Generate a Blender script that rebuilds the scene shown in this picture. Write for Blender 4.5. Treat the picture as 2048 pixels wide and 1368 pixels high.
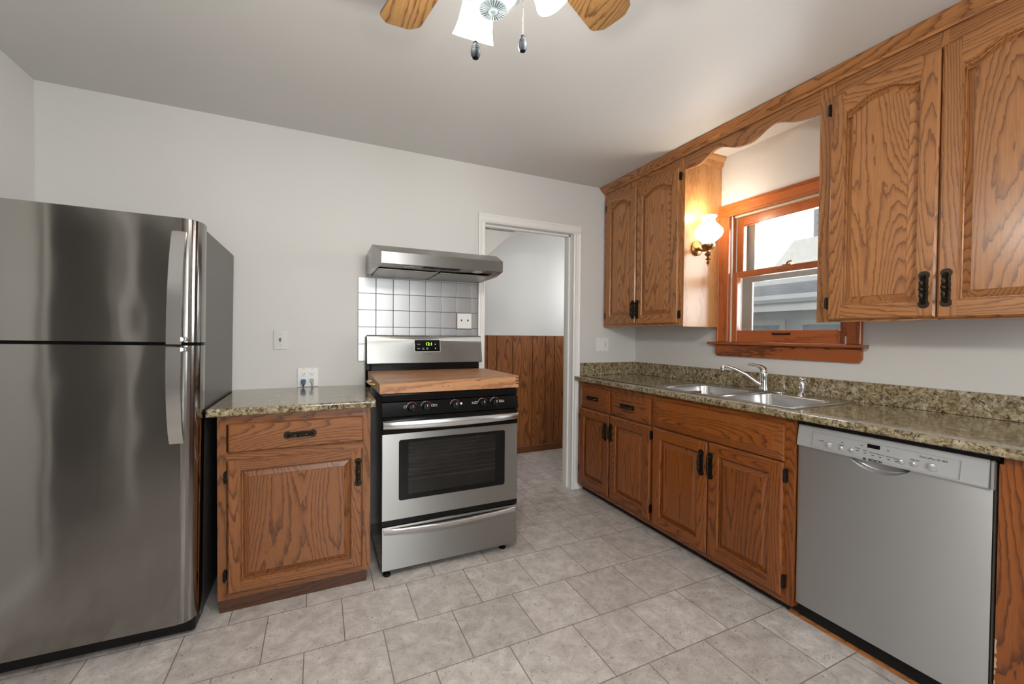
import bpy, bmesh, math, random
from mathutils import Vector, Matrix
random.seed(7)
for o in list(bpy.data.objects): bpy.data.objects.remove(o)
S = bpy.context.scene
C = S.collection
PI = math.pi

# ------------------------------------------------------------------ camera
FPX, YAW, PITCH, ROLL = 830.9, 0.4345, -0.0165, 0.0086
CAM = Vector((-2.492, -2.822, 1.2393))
fw = Vector((math.sin(YAW)*math.cos(PITCH), math.cos(YAW)*math.cos(PITCH), math.sin(PITCH)))
rt = Vector((math.cos(YAW), -math.sin(YAW), 0))
up = rt.cross(fw)
r2 = rt*math.cos(ROLL) + up*math.sin(ROLL)
u2 = -rt*math.sin(ROLL) + up*math.cos(ROLL)
cd = bpy.data.cameras.new('camera'); co = bpy.data.objects.new('camera', cd); C.objects.link(co)
cd.sensor_width = 36; cd.lens = FPX/2048*36; cd.clip_start = 0.02
co.matrix_world = Matrix(((r2.x, u2.x, -fw.x, CAM.x), (r2.y, u2.y, -fw.y, CAM.y), (r2.z, u2.z, -fw.z, CAM.z), (0, 0, 0, 1)))
S.camera = co

# ------------------------------------------------------------------ exposure, sky, sun, daylight, added hall fill
S.view_settings.view_transform = 'Standard'; S.view_settings.look = 'None'
S.view_settings.gamma = 1; S.view_settings.exposure = 0.20
try: S.view_settings.use_curve_mapping = False
except Exception: pass
W = bpy.data.worlds.new('sky'); S.world = W; W.use_nodes = True
nt = W.node_tree
sky = nt.nodes.new('ShaderNodeTexSky'); sky.sky_type = 'NISHITA'; sky.sun_disc = False
sky.sun_elevation = math.radians(38); sky.sun_rotation = math.radians(250); sky.air_density = 1.2; sky.dust_density = 2.5
bgn = nt.nodes['Background']; bgn.inputs['Strength'].default_value = 0.16
nt.links.new(sky.outputs[0], bgn.inputs[0])
sd = bpy.data.lights.new('sun', 'SUN'); sd.energy = 6.0; sd.angle = 0.01; sd.color = (1, .97, .92)
so = bpy.data.objects.new('sun', sd); C.objects.link(so); so.location = (-4, 0, 8)
so.rotation_euler = Vector((.80, -.30, -.19)).to_track_quat('-Z', 'Y').to_euler()
def area(name, loc, d, sx, sy, power, col):
    l = bpy.data.lights.new(name, 'AREA'); l.shape = 'RECTANGLE'; l.size = sx; l.size_y = sy; l.energy = power; l.color = col
    o = bpy.data.objects.new(name, l); C.objects.link(o); o.location = loc
    o.rotation_euler = Vector(d).to_track_quat('-Z', 'Y').to_euler(); return o
area('daylight_rear_window', (-1.95, -4.72, 1.5), (0, 1, -.02), 1.35, 1.2, 55, (.93, .97, 1))
area('daylight_kitchen_window', (.30, -1.26, 1.68), (-1, 0, -.12), .66, .74, 28, (.90, .96, 1))
area('hall_fill_light', (.50, .62, 1.75), (-1, 0, -.05), .58, .68, 9, (.95, .98, 1))  # added fill lamp in an invented wall opening, brightens the hall

# ------------------------------------------------------------------ mesh helpers
class MB:
    def __init__(s): s.bm = bmesh.new(); s.M = Matrix()
    def merge(s, t, mi=0):
        for f in t.faces: f.material_index = mi
        bmesh.ops.recalc_face_normals(t, faces=t.faces[:])
        bmesh.ops.transform(t, matrix=s.M, verts=t.verts[:])
        me = bpy.data.meshes.new('t'); t.to_mesh(me); t.free()
        s.bm.from_mesh(me); bpy.data.meshes.remove(me); return s
    def box(s, x0, x1, y0, y1, z0, z1, mi=0, bev=0, seg=1, sel=None):
        x0, x1 = min(x0, x1), max(x0, x1); y0, y1 = min(y0, y1), max(y0, y1); z0, z1 = min(z0, z1), max(z0, z1)
        t = bmesh.new(); bmesh.ops.create_cube(t, size=1)
        for v in t.verts:
            v.co = Vector(((x0+x1)/2 + v.co.x*(x1-x0), (y0+y1)/2 + v.co.y*(y1-y0), (z0+z1)/2 + v.co.z*(z1-z0)))
        if bev:
            e = [e for e in t.edges if sel is None or sel((e.verts[0].co+e.verts[1].co)/2)]
            if e: bmesh.ops.bevel(t, geom=e, offset=bev, segments=seg, profile=.5, affect='EDGES')
        return s.merge(t, mi)
    def prism(s, pts, ax, a0, a1, mi=0, bev=0, seg=2):
        t = bmesh.new()
        f = {'x': lambda p, a: (a, p[0], p[1]), 'y': lambda p, a: (p[0], a, p[1]), 'z': lambda p, a: (p[0], p[1], a)}[ax]
        A = [t.verts.new(f(p, a0)) for p in pts]; B = [t.verts.new(f(p, a1)) for p in pts]
        n = len(pts)
        t.faces.new(A); t.faces.new(B[::-1])
        for i in range(n): t.faces.new((A[i], B[i], B[(i+1) % n], A[(i+1) % n]))
        if bev: bmesh.ops.bevel(t, geom=t.edges[:], offset=bev, segments=seg, profile=.5, affect='EDGES')
        return s.merge(t, mi)
    def loft(s, rings, mi=0, cap0=True, cap1=True, closed=True):
        t = bmesh.new(); R = [[t.verts.new(p) for p in r] for r in rings]; n = len(R[0])
        for a, b in zip(R, R[1:]):
            for i in range(n if closed else n-1):
                try: t.faces.new((a[i], a[(i+1) % n], b[(i+1) % n], b[i]))
                except ValueError: pass
        if cap0 and closed: t.faces.new(R[0])
        if cap1 and closed: t.faces.new(R[-1][::-1])
        return s.merge(t, mi)
    def lathe(s, prof, o=(0, 0, 0), d=(0, 0, 1), seg=24, mi=0, cap=True, fl=None):
        q = Vector((0, 0, 1)).rotation_difference(Vector(d)); o = Vector(o); rings = []
        for k, (r, z) in enumerate(prof):
            ring = []
            for i in range(seg):
                a = 2*PI*i/seg; rr = r*(1 + (fl(a, k) if fl else 0))
                ring.append(o + q @ Vector((rr*math.cos(a), rr*math.sin(a), z)))
            rings.append(ring)
        return s.loft(rings, mi, cap, cap)
    def tube(s, pts, r, seg=12, mi=0, sq=None):
        pts = [Vector(p) for p in pts]; n = len(pts)
        rr = r if isinstance(r, (list, tuple)) else [r]*n
        tg = [(pts[min(i+1, n-1)]-pts[max(i-1, 0)]).normalized() for i in range(n)]
        u = tg[0].orthogonal().normalized() if sq is None else Vector(sq)
        rings = []
        for i in range(n):
            u = (u - tg[i]*u.dot(tg[i])).normalized(); v = tg[i].cross(u)
            if sq is None:
                rings.append([pts[i] + (u*math.cos(2*PI*k/seg)+v*math.sin(2*PI*k/seg))*rr[i] for k in range(seg)])
            else:
                a, b = rr[i]; rings.append([pts[i]+u*x*a+v*y*b for x, y in ((-1, -1), (1, -1), (1, 1), (-1, 1))])
        return s.loft(rings, mi)
    def ball(s, c, r, mi=0, u=16, v=10, sc=(1, 1, 1)):
        t = bmesh.new(); bmesh.ops.create_uvsphere(t, u_segments=u, v_segments=v, radius=r)
        for w in t.verts: w.co = Vector((w.co.x*sc[0], w.co.y*sc[1], w.co.z*sc[2])) + Vector(c)
        return s.merge(t, mi)
    def text(s, body, x, y, z, size, mi=0, align='CENTER', ext=.0004, off=0):
        cu = bpy.data.curves.new('t', 'FONT'); cu.body = body; cu.size = size; cu.extrude = ext; cu.align_x = align; cu.align_y = 'CENTER'; cu.offset = off
        ob = bpy.data.objects.new('t', cu); C.objects.link(ob); bpy.context.view_layer.update()
        me = bpy.data.meshes.new_from_object(ob.evaluated_get(bpy.context.evaluated_depsgraph_get()))
        bpy.data.objects.remove(ob); bpy.data.curves.remove(cu)
        t = bmesh.new(); t.from_mesh(me); bpy.data.meshes.remove(me)
        bmesh.ops.transform(t, matrix=Matrix(((1, 0, 0, x), (0, 0, -1, y), (0, 1, 0, z), (0, 0, 0, 1))), verts=t.verts[:])
        return s.merge(t, mi)
    def build(s, name, mats, parent=None, label=None, ang=30, smooth=True):
        me = bpy.data.meshes.new(name); s.bm.to_mesh(me); s.bm.free()
        for m in (mats if isinstance(mats, (list, tuple)) else [mats]): me.materials.append(m)
        if smooth:
            me.shade_smooth(); me.set_sharp_from_angle(angle=math.radians(ang))
        o = bpy.data.objects.new(name, me); C.objects.link(o)
        if smooth:
            wn = o.modifiers.new('weighted_normals', 'WEIGHTED_NORMAL'); wn.keep_sharp = True
        if parent: o.parent = parent
        if label: o['label'] = label
        return o
def thing(name, label, cat, loc=(0, 0, 0), rz=0, group=None):
    o = bpy.data.objects.new(name, None); C.objects.link(o); o.empty_display_size = .1
    o.location = loc; o.rotation_euler = (0, 0, rz); o['label'] = label; o['category'] = cat
    if group: o['group'] = group
    return o
def tag(o, label, cat, group=None):
    o['label'] = label; o['category'] = cat
    if group: o['group'] = group
    return o
def struct(o): o['kind'] = 'structure'; return o
def cp(o, parent):
    c = o.copy(); C.objects.link(c); c.parent = parent
    for ch in list(o.children): cp(ch, c)
    return c

# ------------------------------------------------------------------ materials
def mat(name):
    m = bpy.data.materials.new(name); m.use_nodes = True
    return m, m.node_tree, m.node_tree.nodes['Principled BSDF']
def node(nt, typ, **kw):
    n = nt.nodes.new('ShaderNode'+typ)
    for k, v in kw.items():
        if k in n.inputs: n.inputs[k].default_value = v
        else: setattr(n, k, v)
    return n
def math_(nt, op, a, b=None, c=None):
    n = nt.nodes.new('ShaderNodeMath'); n.operation = op
    for i, v in enumerate((a, b, c)):
        if v is None: continue
        if isinstance(v, (int, float)): n.inputs[i].default_value = v
        else: nt.links.new(v, n.inputs[i])
    return n.outputs[0]
def ramp(nt, fac, stops, interp='LINEAR'):
    n = nt.nodes.new('ShaderNodeValToRGB'); cr = n.color_ramp; cr.interpolation = interp
    while len(cr.elements) < len(stops): cr.elements.new(.5)
    for e, (p, c) in zip(cr.elements, stops):
        e.position = p; e.color = (*c, 1) if len(c) == 3 else c
    nt.links.new(fac, n.inputs[0]); return n.outputs[0]
def mixc(nt, fac, a, b, mode='MIX'):
    n = nt.nodes.new('ShaderNodeMix'); n.data_type = 'RGBA'; n.blend_type = mode
    for i, v in ((0, fac), (6, a), (7, b)):
        if isinstance(v, (int, float)): n.inputs[i].default_value = v
        elif isinstance(v, tuple): n.inputs[i].default_value = (*v, 1)
        else: nt.links.new(v, n.inputs[i])
    return n.outputs[2]
def coords(nt, scale=(1, 1, 1), rnd=True, world=False):
    tc = nt.nodes.new('ShaderNodeTexCoord'); v = tc.outputs['Object']
    if rnd:
        g = nt.nodes.new('ShaderNodeNewGeometry'); oi = nt.nodes.new('ShaderNodeObjectInfo')
        a = math_(nt, 'ADD', math_(nt, 'MULTIPLY', g.outputs['Random Per Island'], 37.0), math_(nt, 'MULTIPLY', oi.outputs['Random'], 53.0))
        vm = nt.nodes.new('ShaderNodeVectorMath'); vm.operation = 'ADD'
        nt.links.new(v, vm.inputs[0]); nt.links.new(a, vm.inputs[1]); v = vm.outputs[0]
    mp = nt.nodes.new('ShaderNodeMapping'); mp.inputs['Scale'].default_value = scale
    nt.links.new(v, mp.inputs[0]); return mp.outputs[0]
def noise(nt, vec, scale, detail=2, rough=.5, dist=0):
    n = node(nt, 'TexNoise'); n.inputs['Scale'].default_value = scale; n.inputs['Detail'].default_value = detail
    n.inputs['Roughness'].default_value = rough; n.inputs['Distortion'].default_value = dist
    nt.links.new(vec, n.inputs['Vector']); return n.outputs['Fac']
def bump(nt, p, h, strength=.2, dist=.002):
    b = node(nt, 'Bump'); b.inputs['Strength'].default_value = strength; b.inputs['Distance'].default_value = dist
    nt.links.new(h, b.inputs['Height']); nt.links.new(b.outputs[0], p.inputs['Normal'])
def plain(name, col, rough=.5, metal=0, spec=.5, coat=0):
    m, nt, p = mat(name); p.inputs['Base Color'].default_value = (*col, 1); p.inputs['Roughness'].default_value = rough
    p.inputs['Metallic'].default_value = metal; p.inputs['Specular IOR Level'].default_value = spec; p.inputs['Coat Weight'].default_value = coat
    return m
def emit(name, col, st, base=(1, 1, 1)):
    m = plain(name, base, .3); p = m.node_tree.nodes['Principled BSDF']
    p.inputs['Emission Color'].default_value = (*col, 1); p.inputs['Emission Strength'].default_value = st; return m
def paint(name, col, rough=.6, sc=1.2, var=.03):
    m, nt, p = mat(name); v = coords(nt, rnd=False); n = noise(nt, v, sc, 3)
    c = mixc(nt, n, tuple(x*(1-var) for x in col), tuple(min(1, x*(1+var)) for x in col))
    nt.links.new(c, p.inputs['Base Color']); p.inputs['Roughness'].default_value = rough
    bump(nt, p, noise(nt, v, 180, 2), .04, .001); return m
def wood(name, light, dark, ax='z', rings=50, sc=4.0, along=.13, rough=.34, pore=.5, coat=.28):
    m, nt, p = mat(name)
    s = {'x': (along, 1, 1), 'y': (1, along, 1), 'z': (1, 1, along)}[ax]
    s2 = {'x': (.02, 1, 1), 'y': (1, .02, 1), 'z': (1, 1, .02)}[ax]
    s3 = {'x': (.22, 1, 1), 'y': (1, .22, 1), 'z': (1, 1, .22)}[ax]
    f = noise(nt, coords(nt, s), sc, 1.2, .4)
    j = noise(nt, coords(nt, s3), 75, 2, .5)
    g = math_(nt, 'ADD', math_(nt, 'MULTIPLY', f, float(rings)), math_(nt, 'MULTIPLY', j, .9))
    fr = math_(nt, 'FRACT', g)
    fine = noise(nt, coords(nt, s2), 420, 2, .6)
    tone = noise(nt, coords(nt, s), 2.2, 1)
    mid = tuple(a*.62+b*.38 for a, b in zip(light, dark))
    c = ramp(nt, fr, [(0, dark), (.07, dark), (.24, mid), (.48, light), (.90, light), (1, mid)])
    c = mixc(nt, math_(nt, 'MULTIPLY', ramp(nt, fine, [(.42, (0, 0, 0)), (.62, (1, 1, 1))]), pore), c, tuple(a*.45+b*.55 for a, b in zip(light, dark)))
    c = mixc(nt, 1.0, c, ramp(nt, tone, [(.3, (.82, .80, .78)), (.7, (1.12, 1.12, 1.12))]), 'MULTIPLY')
    nt.links.new(c, p.inputs['Base Color']); p.inputs['Roughness'].default_value = rough
    p.inputs['Coat Weight'].default_value = coat; p.inputs['Coat Roughness'].default_value = .22
    bump(nt, p, fr, .06, .0006); return m
UL, UD = (.425, .178, .056), (.165, .058, .016)
LL, LD = (.285, .082, .0125), (.095, .024, .0045)
oak_v = wood('oak_honey_upright', UL, UD, 'z'); oak_h = wood('oak_honey_level', UL, UD, 'x')
red_v = wood('oak_red_upright', LL, LD, 'z'); red_h = wood('oak_red_level', LL, LD, 'x')
lef_v = wood('oak_brown_upright', (.29, .108, .032), (.10, .032, .009), 'z'); lef_h = wood('oak_brown_level', (.29, .108, .032), (.10, .032, .009), 'x')
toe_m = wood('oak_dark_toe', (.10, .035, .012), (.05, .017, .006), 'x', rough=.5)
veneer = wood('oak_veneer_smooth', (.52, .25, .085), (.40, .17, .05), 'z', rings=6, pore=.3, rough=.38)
fir_v = wood('fir_orange_upright', (.45, .125, .026), (.33, .08, .016), 'z', rings=7, pore=.2, rough=.3)
fir_h = wood('fir_orange_level', (.45, .125, .026), (.33, .08, .016), 'y', rings=7, pore=.2, rough=.3)
sill_m = wood('fir_sill_level', (.38, .10, .022), (.12, .03, .008), 'y', rings=9, pore=.3, rough=.3)
blade_m = wood('oak_fan_blade', (.27, .145, .05), (.085, .038, .012), 'y', rings=44, sc=5, along=.05, rough=.4)
butcher = wood('butcher_block', (.47, .23, .10), (.27, .11, .04), 'x', rings=30, along=.07, rough=.42, pore=.3, coat=.05)
m, nt, p = mat('knotty_pine'); pine = m
f = noise(nt, coords(nt, (1, 1, .14)), 9, 1.5, .4, .2)
c = ramp(nt, math_(nt, 'FRACT', math_(nt, 'MULTIPLY', f, 12.0)), [(0, (.085, .026, .008)), (.3, (.23, .075, .018)), (.8, (.29, .098, .024)), (1, (.17, .054, .013))])
vo = node(nt, 'TexVoronoi'); vo.inputs['Scale'].default_value = 3.2; nt.links.new(coords(nt, (1.6, 1, .8)), vo.inputs['Vector'])
c = mixc(nt, ramp(nt, vo.outputs['Distance'], [(.05, (1, 1, 1)), (.13, (0, 0, 0))]), c, (.03, .010, .004))
nt.links.new(c, p.inputs['Base Color']); p.inputs['Roughness'].default_value = .38
m, nt, p = mat('speckled_granite'); granite = m
v = coords(nt, rnd=False)
n1 = noise(nt, v, 40, 8, .74, 1.1); n2 = noise(nt, v, 80, 4, .6, 1.2); n3 = noise(nt, v, 20, 3, .6, 1.0)
c = ramp(nt, n1, [(.33, (.014, .011, .008)), (.40, (.075, .05, .024)), (.46, (.22, .165, .085)), (.55, (.38, .315, .195)), (.66, (.58, .53, .42))])
c = mixc(nt, ramp(nt, n2, [(.375, (1, 1, 1)), (.43, (0, 0, 0))]), c, (.035, .028, .020))
c = mixc(nt, math_(nt, 'MULTIPLY', ramp(nt, n3, [(.5, (0, 0, 0)), (.7, (1, 1, 1))]), .45), c, (.20, .145, .075))
nt.links.new(c, p.inputs['Base Color']); p.inputs['Roughness'].default_value = .12; p.inputs['Coat Weight'].default_value = .3; p.inputs['Coat Roughness'].default_value = .05
m, nt, p = mat('travertine_floor_tile'); floor_m = m
tc = node(nt, 'TexCoord'); mp = node(nt, 'Mapping'); mp.inputs['Location'].default_value = (1.655+.29650*20, 1.0405+.2965*40, 0)
nt.links.new(tc.outputs['Object'], mp.inputs[0])
br = node(nt, 'TexBrick'); br.offset = .5; br.offset_frequency = 2
for k, v in (('Scale', 1), ('Mortar Size', .0022), ('Mortar Smooth', .1), ('Bias', 0), ('Brick Width', .2965), ('Row Height', .2965)): br.inputs[k].default_value = v
br.inputs['Color1'].default_value = (.63, .59, .555, 1); br.inputs['Color2'].default_value = (.53, .49, .455, 1); br.inputs['Mortar'].default_value = (.17, .15, .13, 1)
nt.links.new(mp.outputs[0], br.inputs['Vector'])
v = tc.outputs['Object']
a = noise(nt, v, 13, 8, .72, .5); b = noise(nt, v, 75, 3, .6, 2.2)
c = mixc(nt, 1.0, br.outputs['Color'], ramp(nt, a, [(.3, (.66, .63, .61)), (.66, (1.14, 1.14, 1.14))]), 'MULTIPLY')
c = mixc(nt, ramp(nt, b, [(.33, (.9, .9, .9)), (.385, (0, 0, 0))]), c, (.14, .115, .10))
c = mixc(nt, br.outputs['Fac'], c, (.22, .19, .17))
nt.links.new(c, p.inputs['Base Color']); p.inputs['Roughness'].default_value = .36
bump(nt, p, math_(nt, 'SUBTRACT', math_(nt, 'MULTIPLY', b, .25), br.outputs['Fac']), .25, .002)
def steel(name, col, rough=.28, ax='x', wav=0.0, an=.0):
    m, nt, p = mat(name); p.inputs['Metallic'].default_value = 1
    s = {'x': (.01, 1, 1), 'z': (1, 1, .01), 'y': (1, .01, 1)}[ax]
    n = noise(nt, coords(nt, s, rnd=False), 900, 2)
    nt.links.new(mixc(nt, n, tuple(x*.97 for x in col), tuple(x*1.03 for x in col)), p.inputs['Base Color'])
    nt.links.new(math_(nt, 'ADD', math_(nt, 'MULTIPLY', n, .03), rough-.015), p.inputs['Roughness'])
    if an:
        tg = node(nt, 'Tangent'); tg.direction_type = 'RADIAL'; tg.axis = 'Z'; nt.links.new(tg.outputs[0], p.inputs['Tangent']); p.inputs['Anisotropic'].default_value = an; p.inputs['Anisotropic Rotation'].default_value = .25
    if wav: bump(nt, p, noise(nt, coords(nt, (1.5, 1, .7), rnd=False), 4.5, 1), wav, .02)
    return m
steel_m = steel('brushed_steel', (.345, .34, .322), .36, an=.92)
steel_b = steel('brushed_steel_bright', (.72, .72, .71), .20)
fridge_m = steel('brushed_steel_fridge', (.31, .298, .28), .13, 'x', .10, an=.85)
dw_m = steel('brushed_steel_dishwasher', (.57, .59, .61), .38, 'x', an=.96)
hood_m = steel('brushed_steel_hood', (.33, .32, .30), .30, an=.9)
tile_m = steel('steel_tile', (.47, .475, .48), .46, 'x', .03, an=.6)
sink_m = steel('satin_sink_steel', (.62, .62, .62), .26, 'y')
side_m = plain('fridge_side_grey', (.115, .108, .10), .36, .6)
silver = plain('silver_plastic', (.55, .56, .57), .30, .55)
chrome = plain('chrome', (.82, .82, .82), .06, 1)
black = plain('black_enamel', (.004, .004, .004), .12, 0, .22)
blackm = plain('black_plastic', (.006, .006, .006), .4, 0, .25)
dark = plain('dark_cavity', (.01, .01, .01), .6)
glassb = plain('black_oven_glass', (.004, .004, .004), .06, 0, .25)
bronze = plain('antique_bronze', (.035, .026, .018), .38, .8)
brass = plain('brass', (.62, .38, .14), .28, 1)
abrass = plain('antique_brass', (.30, .16, .06), .34, 1)
hinge_m = plain('dark_hinge', (.02, .018, .016), .4, .7)
wall_m = paint('warm_grey_wall_paint', (.66, .645, .62))
ceil_m = paint('ceiling_paint', (.64, .625, .605), .55)
trim_m = plain('white_trim_paint', (.80, .79, .765), .35)
white = plain('white_plastic', (.80, .79, .77), .35)
offw = plain('light_grey_switch_plate', (.62, .61, .59), .35)
grey = plain('grey_plastic', (.30, .30, .30), .4)
blue = plain('blue_plug', (.015, .055, .14), .4)
cream = plain('cream_vinyl', (.75, .66, .47), .4)
liner = plain('vinyl_jamb_liner', (.72, .70, .66), .4)
alum = plain('storm_frame_grey', (.13, .125, .105), .5)
redp = plain('red_mark', (.5, .02, .015), .4)
ink = plain('grey_print', (.09, .09, .09), .5)
inkw = plain('white_print', (.75, .75, .75), .5)
green = emit('green_display', (.45, 1, .05), 2.2, (.1, .3, 0))
rack_m = plain('oven_rack_wire', (.6, .58, .55), .35, .8)
shade_e = emit('lit_frosted_glass', (1, .985, .95), 3.2)
sconce_e = emit('lit_milk_glass', (1, .90, .72), 5.0)
kit_w = plain('fan_white_enamel', (.22, .23, .235), .25, 0, .5, .3)
mint = plain('pressed_glass_cap', (.15, .18, .19), .12, 0, .7)
m, nt, p = mat('window_glass'); glass = m
nt.nodes.remove(p); tr = node(nt, 'BsdfTransparent'); gl = node(nt, 'BsdfGlossy'); gl.inputs['Roughness'].default_value = .01
tr.inputs[0].default_value = (.93, .95, .95, 1)
fr = node(nt, 'Fresnel'); fr.inputs[0].default_value = 1.45; mx = node(nt, 'MixShader')
nt.links.new(fr.outputs[0], mx.inputs[0]); nt.links.new(tr.outputs[0], mx.inputs[1]); nt.links.new(gl.outputs[0], mx.inputs[2])
nt.links.new(mx.outputs[0], nt.nodes['Material Output'].inputs[0])
m, nt, p = mat('smoked_oven_glass'); smoke = m
nt.nodes.remove(p); tr = node(nt, 'BsdfTransparent'); tr.inputs[0].default_value = (.58, .56, .53, 1)
gl = node(nt, 'BsdfGlossy'); gl.inputs['Roughness'].default_value = .03
fr = node(nt, 'Fresnel'); fr.inputs[0].default_value = 1.5; mx = node(nt, 'MixShader')
nt.links.new(fr.outputs[0], mx.inputs[0]); nt.links.new(tr.outputs[0], mx.inputs[1]); nt.links.new(gl.outputs[0], mx.inputs[2])
nt.links.new(mx.outputs[0], nt.nodes['Material Output'].inputs[0])
siding = plain('white_siding', (.78, .78, .76), .6)
roof_m = paint('grey_shingles', (.30, .30, .29), .8, 14, .25)
curtain_m = plain('pale_curtain', (.5, .55, .6), .7)

# ------------------------------------------------------------------ room shell
HC = 2.456; XL = -3.746; YB = -4.6
def S_(name, fn, mats, **k):
    mb = MB(); fn(mb); return struct(mb.build(name, mats, **k))
S_('floor', lambda b: b.box(-5.6, .52, YB-.15, 1.3, -.12, 0), floor_m)
S_('ceiling', lambda b: b.box(-5.6, .15, YB-.15, 1.25, HC, HC+.16).box(-5.6, .52, 1.25, 2.7, HC, HC+.16).box(.15, .52, 0, 1.25, HC, HC+.16), ceil_m)  # part behind the hall extended, unseen, to block the sun
S_('wall_back', lambda b: (b.box(-5.6, -1.42, 0, .13, 0, HC), b.box(-.635, .52, 0, .13, 0, HC), b.box(-1.42, -.635, 0, .13, 2.066, HC)), wall_m)
WY0, WY1, WZ0, WZ1 = -.895, -1.618, 1.188, 2.066
S_('wall_right', lambda b: (b.box(0, .15, YB, WY1, 0, HC), b.box(0, .15, WY0, 0, 0, HC), b.box(0, .15, WY1, WY0, 0, WZ0), b.box(0, .15, WY1, WY0, WZ1, HC)), wall_m)
S_('wall_left', lambda b: (b.box(XL-.12, XL, -1.60, 0, 0, HC), b.box(XL-.12, XL, YB, -4.45, 0, HC), b.box(XL-.12, XL, -2.68, -2.55, 0, HC), b.box(XL-.12, XL, -4.45, -2.68, 2.26, HC), b.box(XL-.12, XL, -2.55, -1.60, 2.06, HC)), wall_m)
S_('wall_far_left', lambda b: b.box(-5.6, -5.48, YB, 0, 0, HC), paint('unlit_room_shade', (.10, .09, .08)))  # shade of the unlit side room put into the wall colour
S_('wall_rear', lambda b: (b.box(-5.6, -2.62, YB-.15, YB, 0, HC), b.box(-1.28, .15, YB-.15, YB, 0, HC), b.box(-2.62, -1.28, YB-.15, YB, 0, .9), b.box(-2.62, -1.28, YB-.15, YB, 2.1, HC)), wall_m)
S_('wall_hall', lambda b: b.box(-5.6, .52, 1.1, 2.7, 0, HC), paint('hall_wall_paint', (.66, .645, .62), .42))  # thickened rearwards, unseen, to keep sun off the house next door
S_('wall_hall_right', lambda b: (b.box(.40, .52, .13, 1.1, 0, 1.4), b.box(.40, .52, .13, 1.1, 2.1, HC), b.box(.40, .52, .13, .32, 1.4, 2.1), b.box(.40, .52, .92, 1.1, 1.4, 2.1)), wall_m)  # opening added for the hall fill lamp
# doorway casings, jambs and stops
def casing(b, x0, x1, zt, wl, wr):
    prof = lambda s: [(0, 0), (s*wl, 0), (s*wl, -.010), (s*(wl-.010), -.018), (s*(wl-.02), -.012), (s*.020, -.016), (s*.010, -.022), (0, -.020)]
    b.prism([(x0-wl+q[0], q[1]) for q in [(0, 0), (wl, 0), (wl, -.010), (wl-.010, -.017), (wl-.020, -.012), (.020, -.016), (.010, -.022), (0, -.020)]], 'z', 0, zt)
    b.prism([(x1+wr-q[0], q[1]) for q in [(0, 0), (wr, 0), (wr, -.010), (wr-.010, -.017), (wr-.020, -.012), (.020, -.016), (.010, -.022), (0, -.020)]], 'z', 0, zt)
    w = .060
    b.prism([(q[1], zt+w-q[0]) for q in [(0, 0), (w, 0), (w, -.010), (w-.010, -.017), (w-.020, -.012), (.020, -.016), (.010, -.022), (0, -.020)]], 'x', x0-wl, x1+wr)
    b.box(x0-.014, x0, -.001, .131, 0, zt); b.box(x1, x1+.014, -.001, .131, 0, zt); b.box(x0, x1, -.001, .131, zt, zt+.014)
    b.box(x0, x0+.012, .05, .09, 0, zt); b.box(x1-.012, x1, .05, .09, 0, zt); b.box(x0, x1, .05, .09, zt-.012, zt)
o = S_('door_1', lambda b: casing(b, -1.406, -.648, 2.052, .052, .064), trim_m, ang=20)
def lcas(b):
    b.M = Matrix.Translation((XL, 0, 0)) @ Matrix.Rotation(PI/2, 4, 'Z')
    casing(b, -2.536, -1.614, 2.046, .055, .065); casing(b, -4.436, -2.694, 2.246, .075, .055)
S_('door_2', lcas, trim_m, ang=20)
S_('baseboard_back', lambda b: b.box(-.582, -.535, -.016, -.0005, 0, .085, bev=.002), trim_m)
S_('baseboard_left', lambda b: (b.box(XL+.0005, XL+.016, -1.54, -.9, 0, .10, bev=.003), b.box(XL+.0005, XL+.016, YB, -4.53, 0, .10, bev=.003)), trim_m)
S_('trim_1', lambda b: [b.box(x0+.002, x1-.002, 1.082, 1.0995, .07, 1.236, bev=.006, sel=lambda c: c.y < 1.09 and abs(c.z-.65) < .3) for x0, x1 in zip(
    [-1.55, -1.36, -1.2, -1.05, -.955, -.85, -.67, -.438, -.28, -.17, -.03, .16, .28], [-1.36, -1.2, -1.05, -.955, -.85, -.67, -.438, -.28, -.17, -.03, .16, .28, .395])], pine)
S_('baseboard_hall', lambda b: b.box(-1.55, .395, 1.068, 1.082, 0, .072, bev=.003), plain('dark_pine_base', (.14, .045, .014), .4))
S_('trim_2', lambda b: b.prism([(-2.6, HC), (-2.6, .72), (-.785, 2.335), (-.66, HC)], 'y', .14, 1.0995), wall_m)

# window 1 : casing + jambs, sashes as parts
def win_case(b):
    pr = lambda y0, y1: b
    b.box(-.020, -.0005, -.905, -.822, 1.206, 2.05, 0, .004, sel=lambda c: c.x < -.015)
    b.box(-.026, -.012, -.840, -.822, 1.206, 2.118, 0, .003)
    b.box(-.024, -.010, -.912, -.896, 1.206, 2.05, 0, .003)
    b.box(-.020, -.0005, -1.665, -1.600, 1.206, 2.05, 0, .004, sel=lambda c: c.x < -.015)
    b.box(-.026, -.012, -1.665, -1.650, 1.206, 2.118, 0, .003)
    b.box(-.020, -.0005, -1.665, -.822, 2.046, 2.118, 1, .004, sel=lambda c: c.x < -.015)
    b.box(-.027, -.010, -1.667, -.820, 2.100, 2.120, 1, .003)
    b.box(-.024, -.010, -1.604, -.900, 2.038, 2.053, 1, .003)
    b.box(-.012, .149, -.9085, -.8955, 1.206, 2.050); b.box(-.012, .149, -1.6175, -1.6045, 1.206, 2.050)
    b.box(-.012, .149, -1.6175, -.8955, 2.050, 2.0655, 1)
win = thing('window_1', 'orange wooden double hung kitchen window above the steel sink', 'window', (0, -1.257, 1.2)); struct(win)
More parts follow.
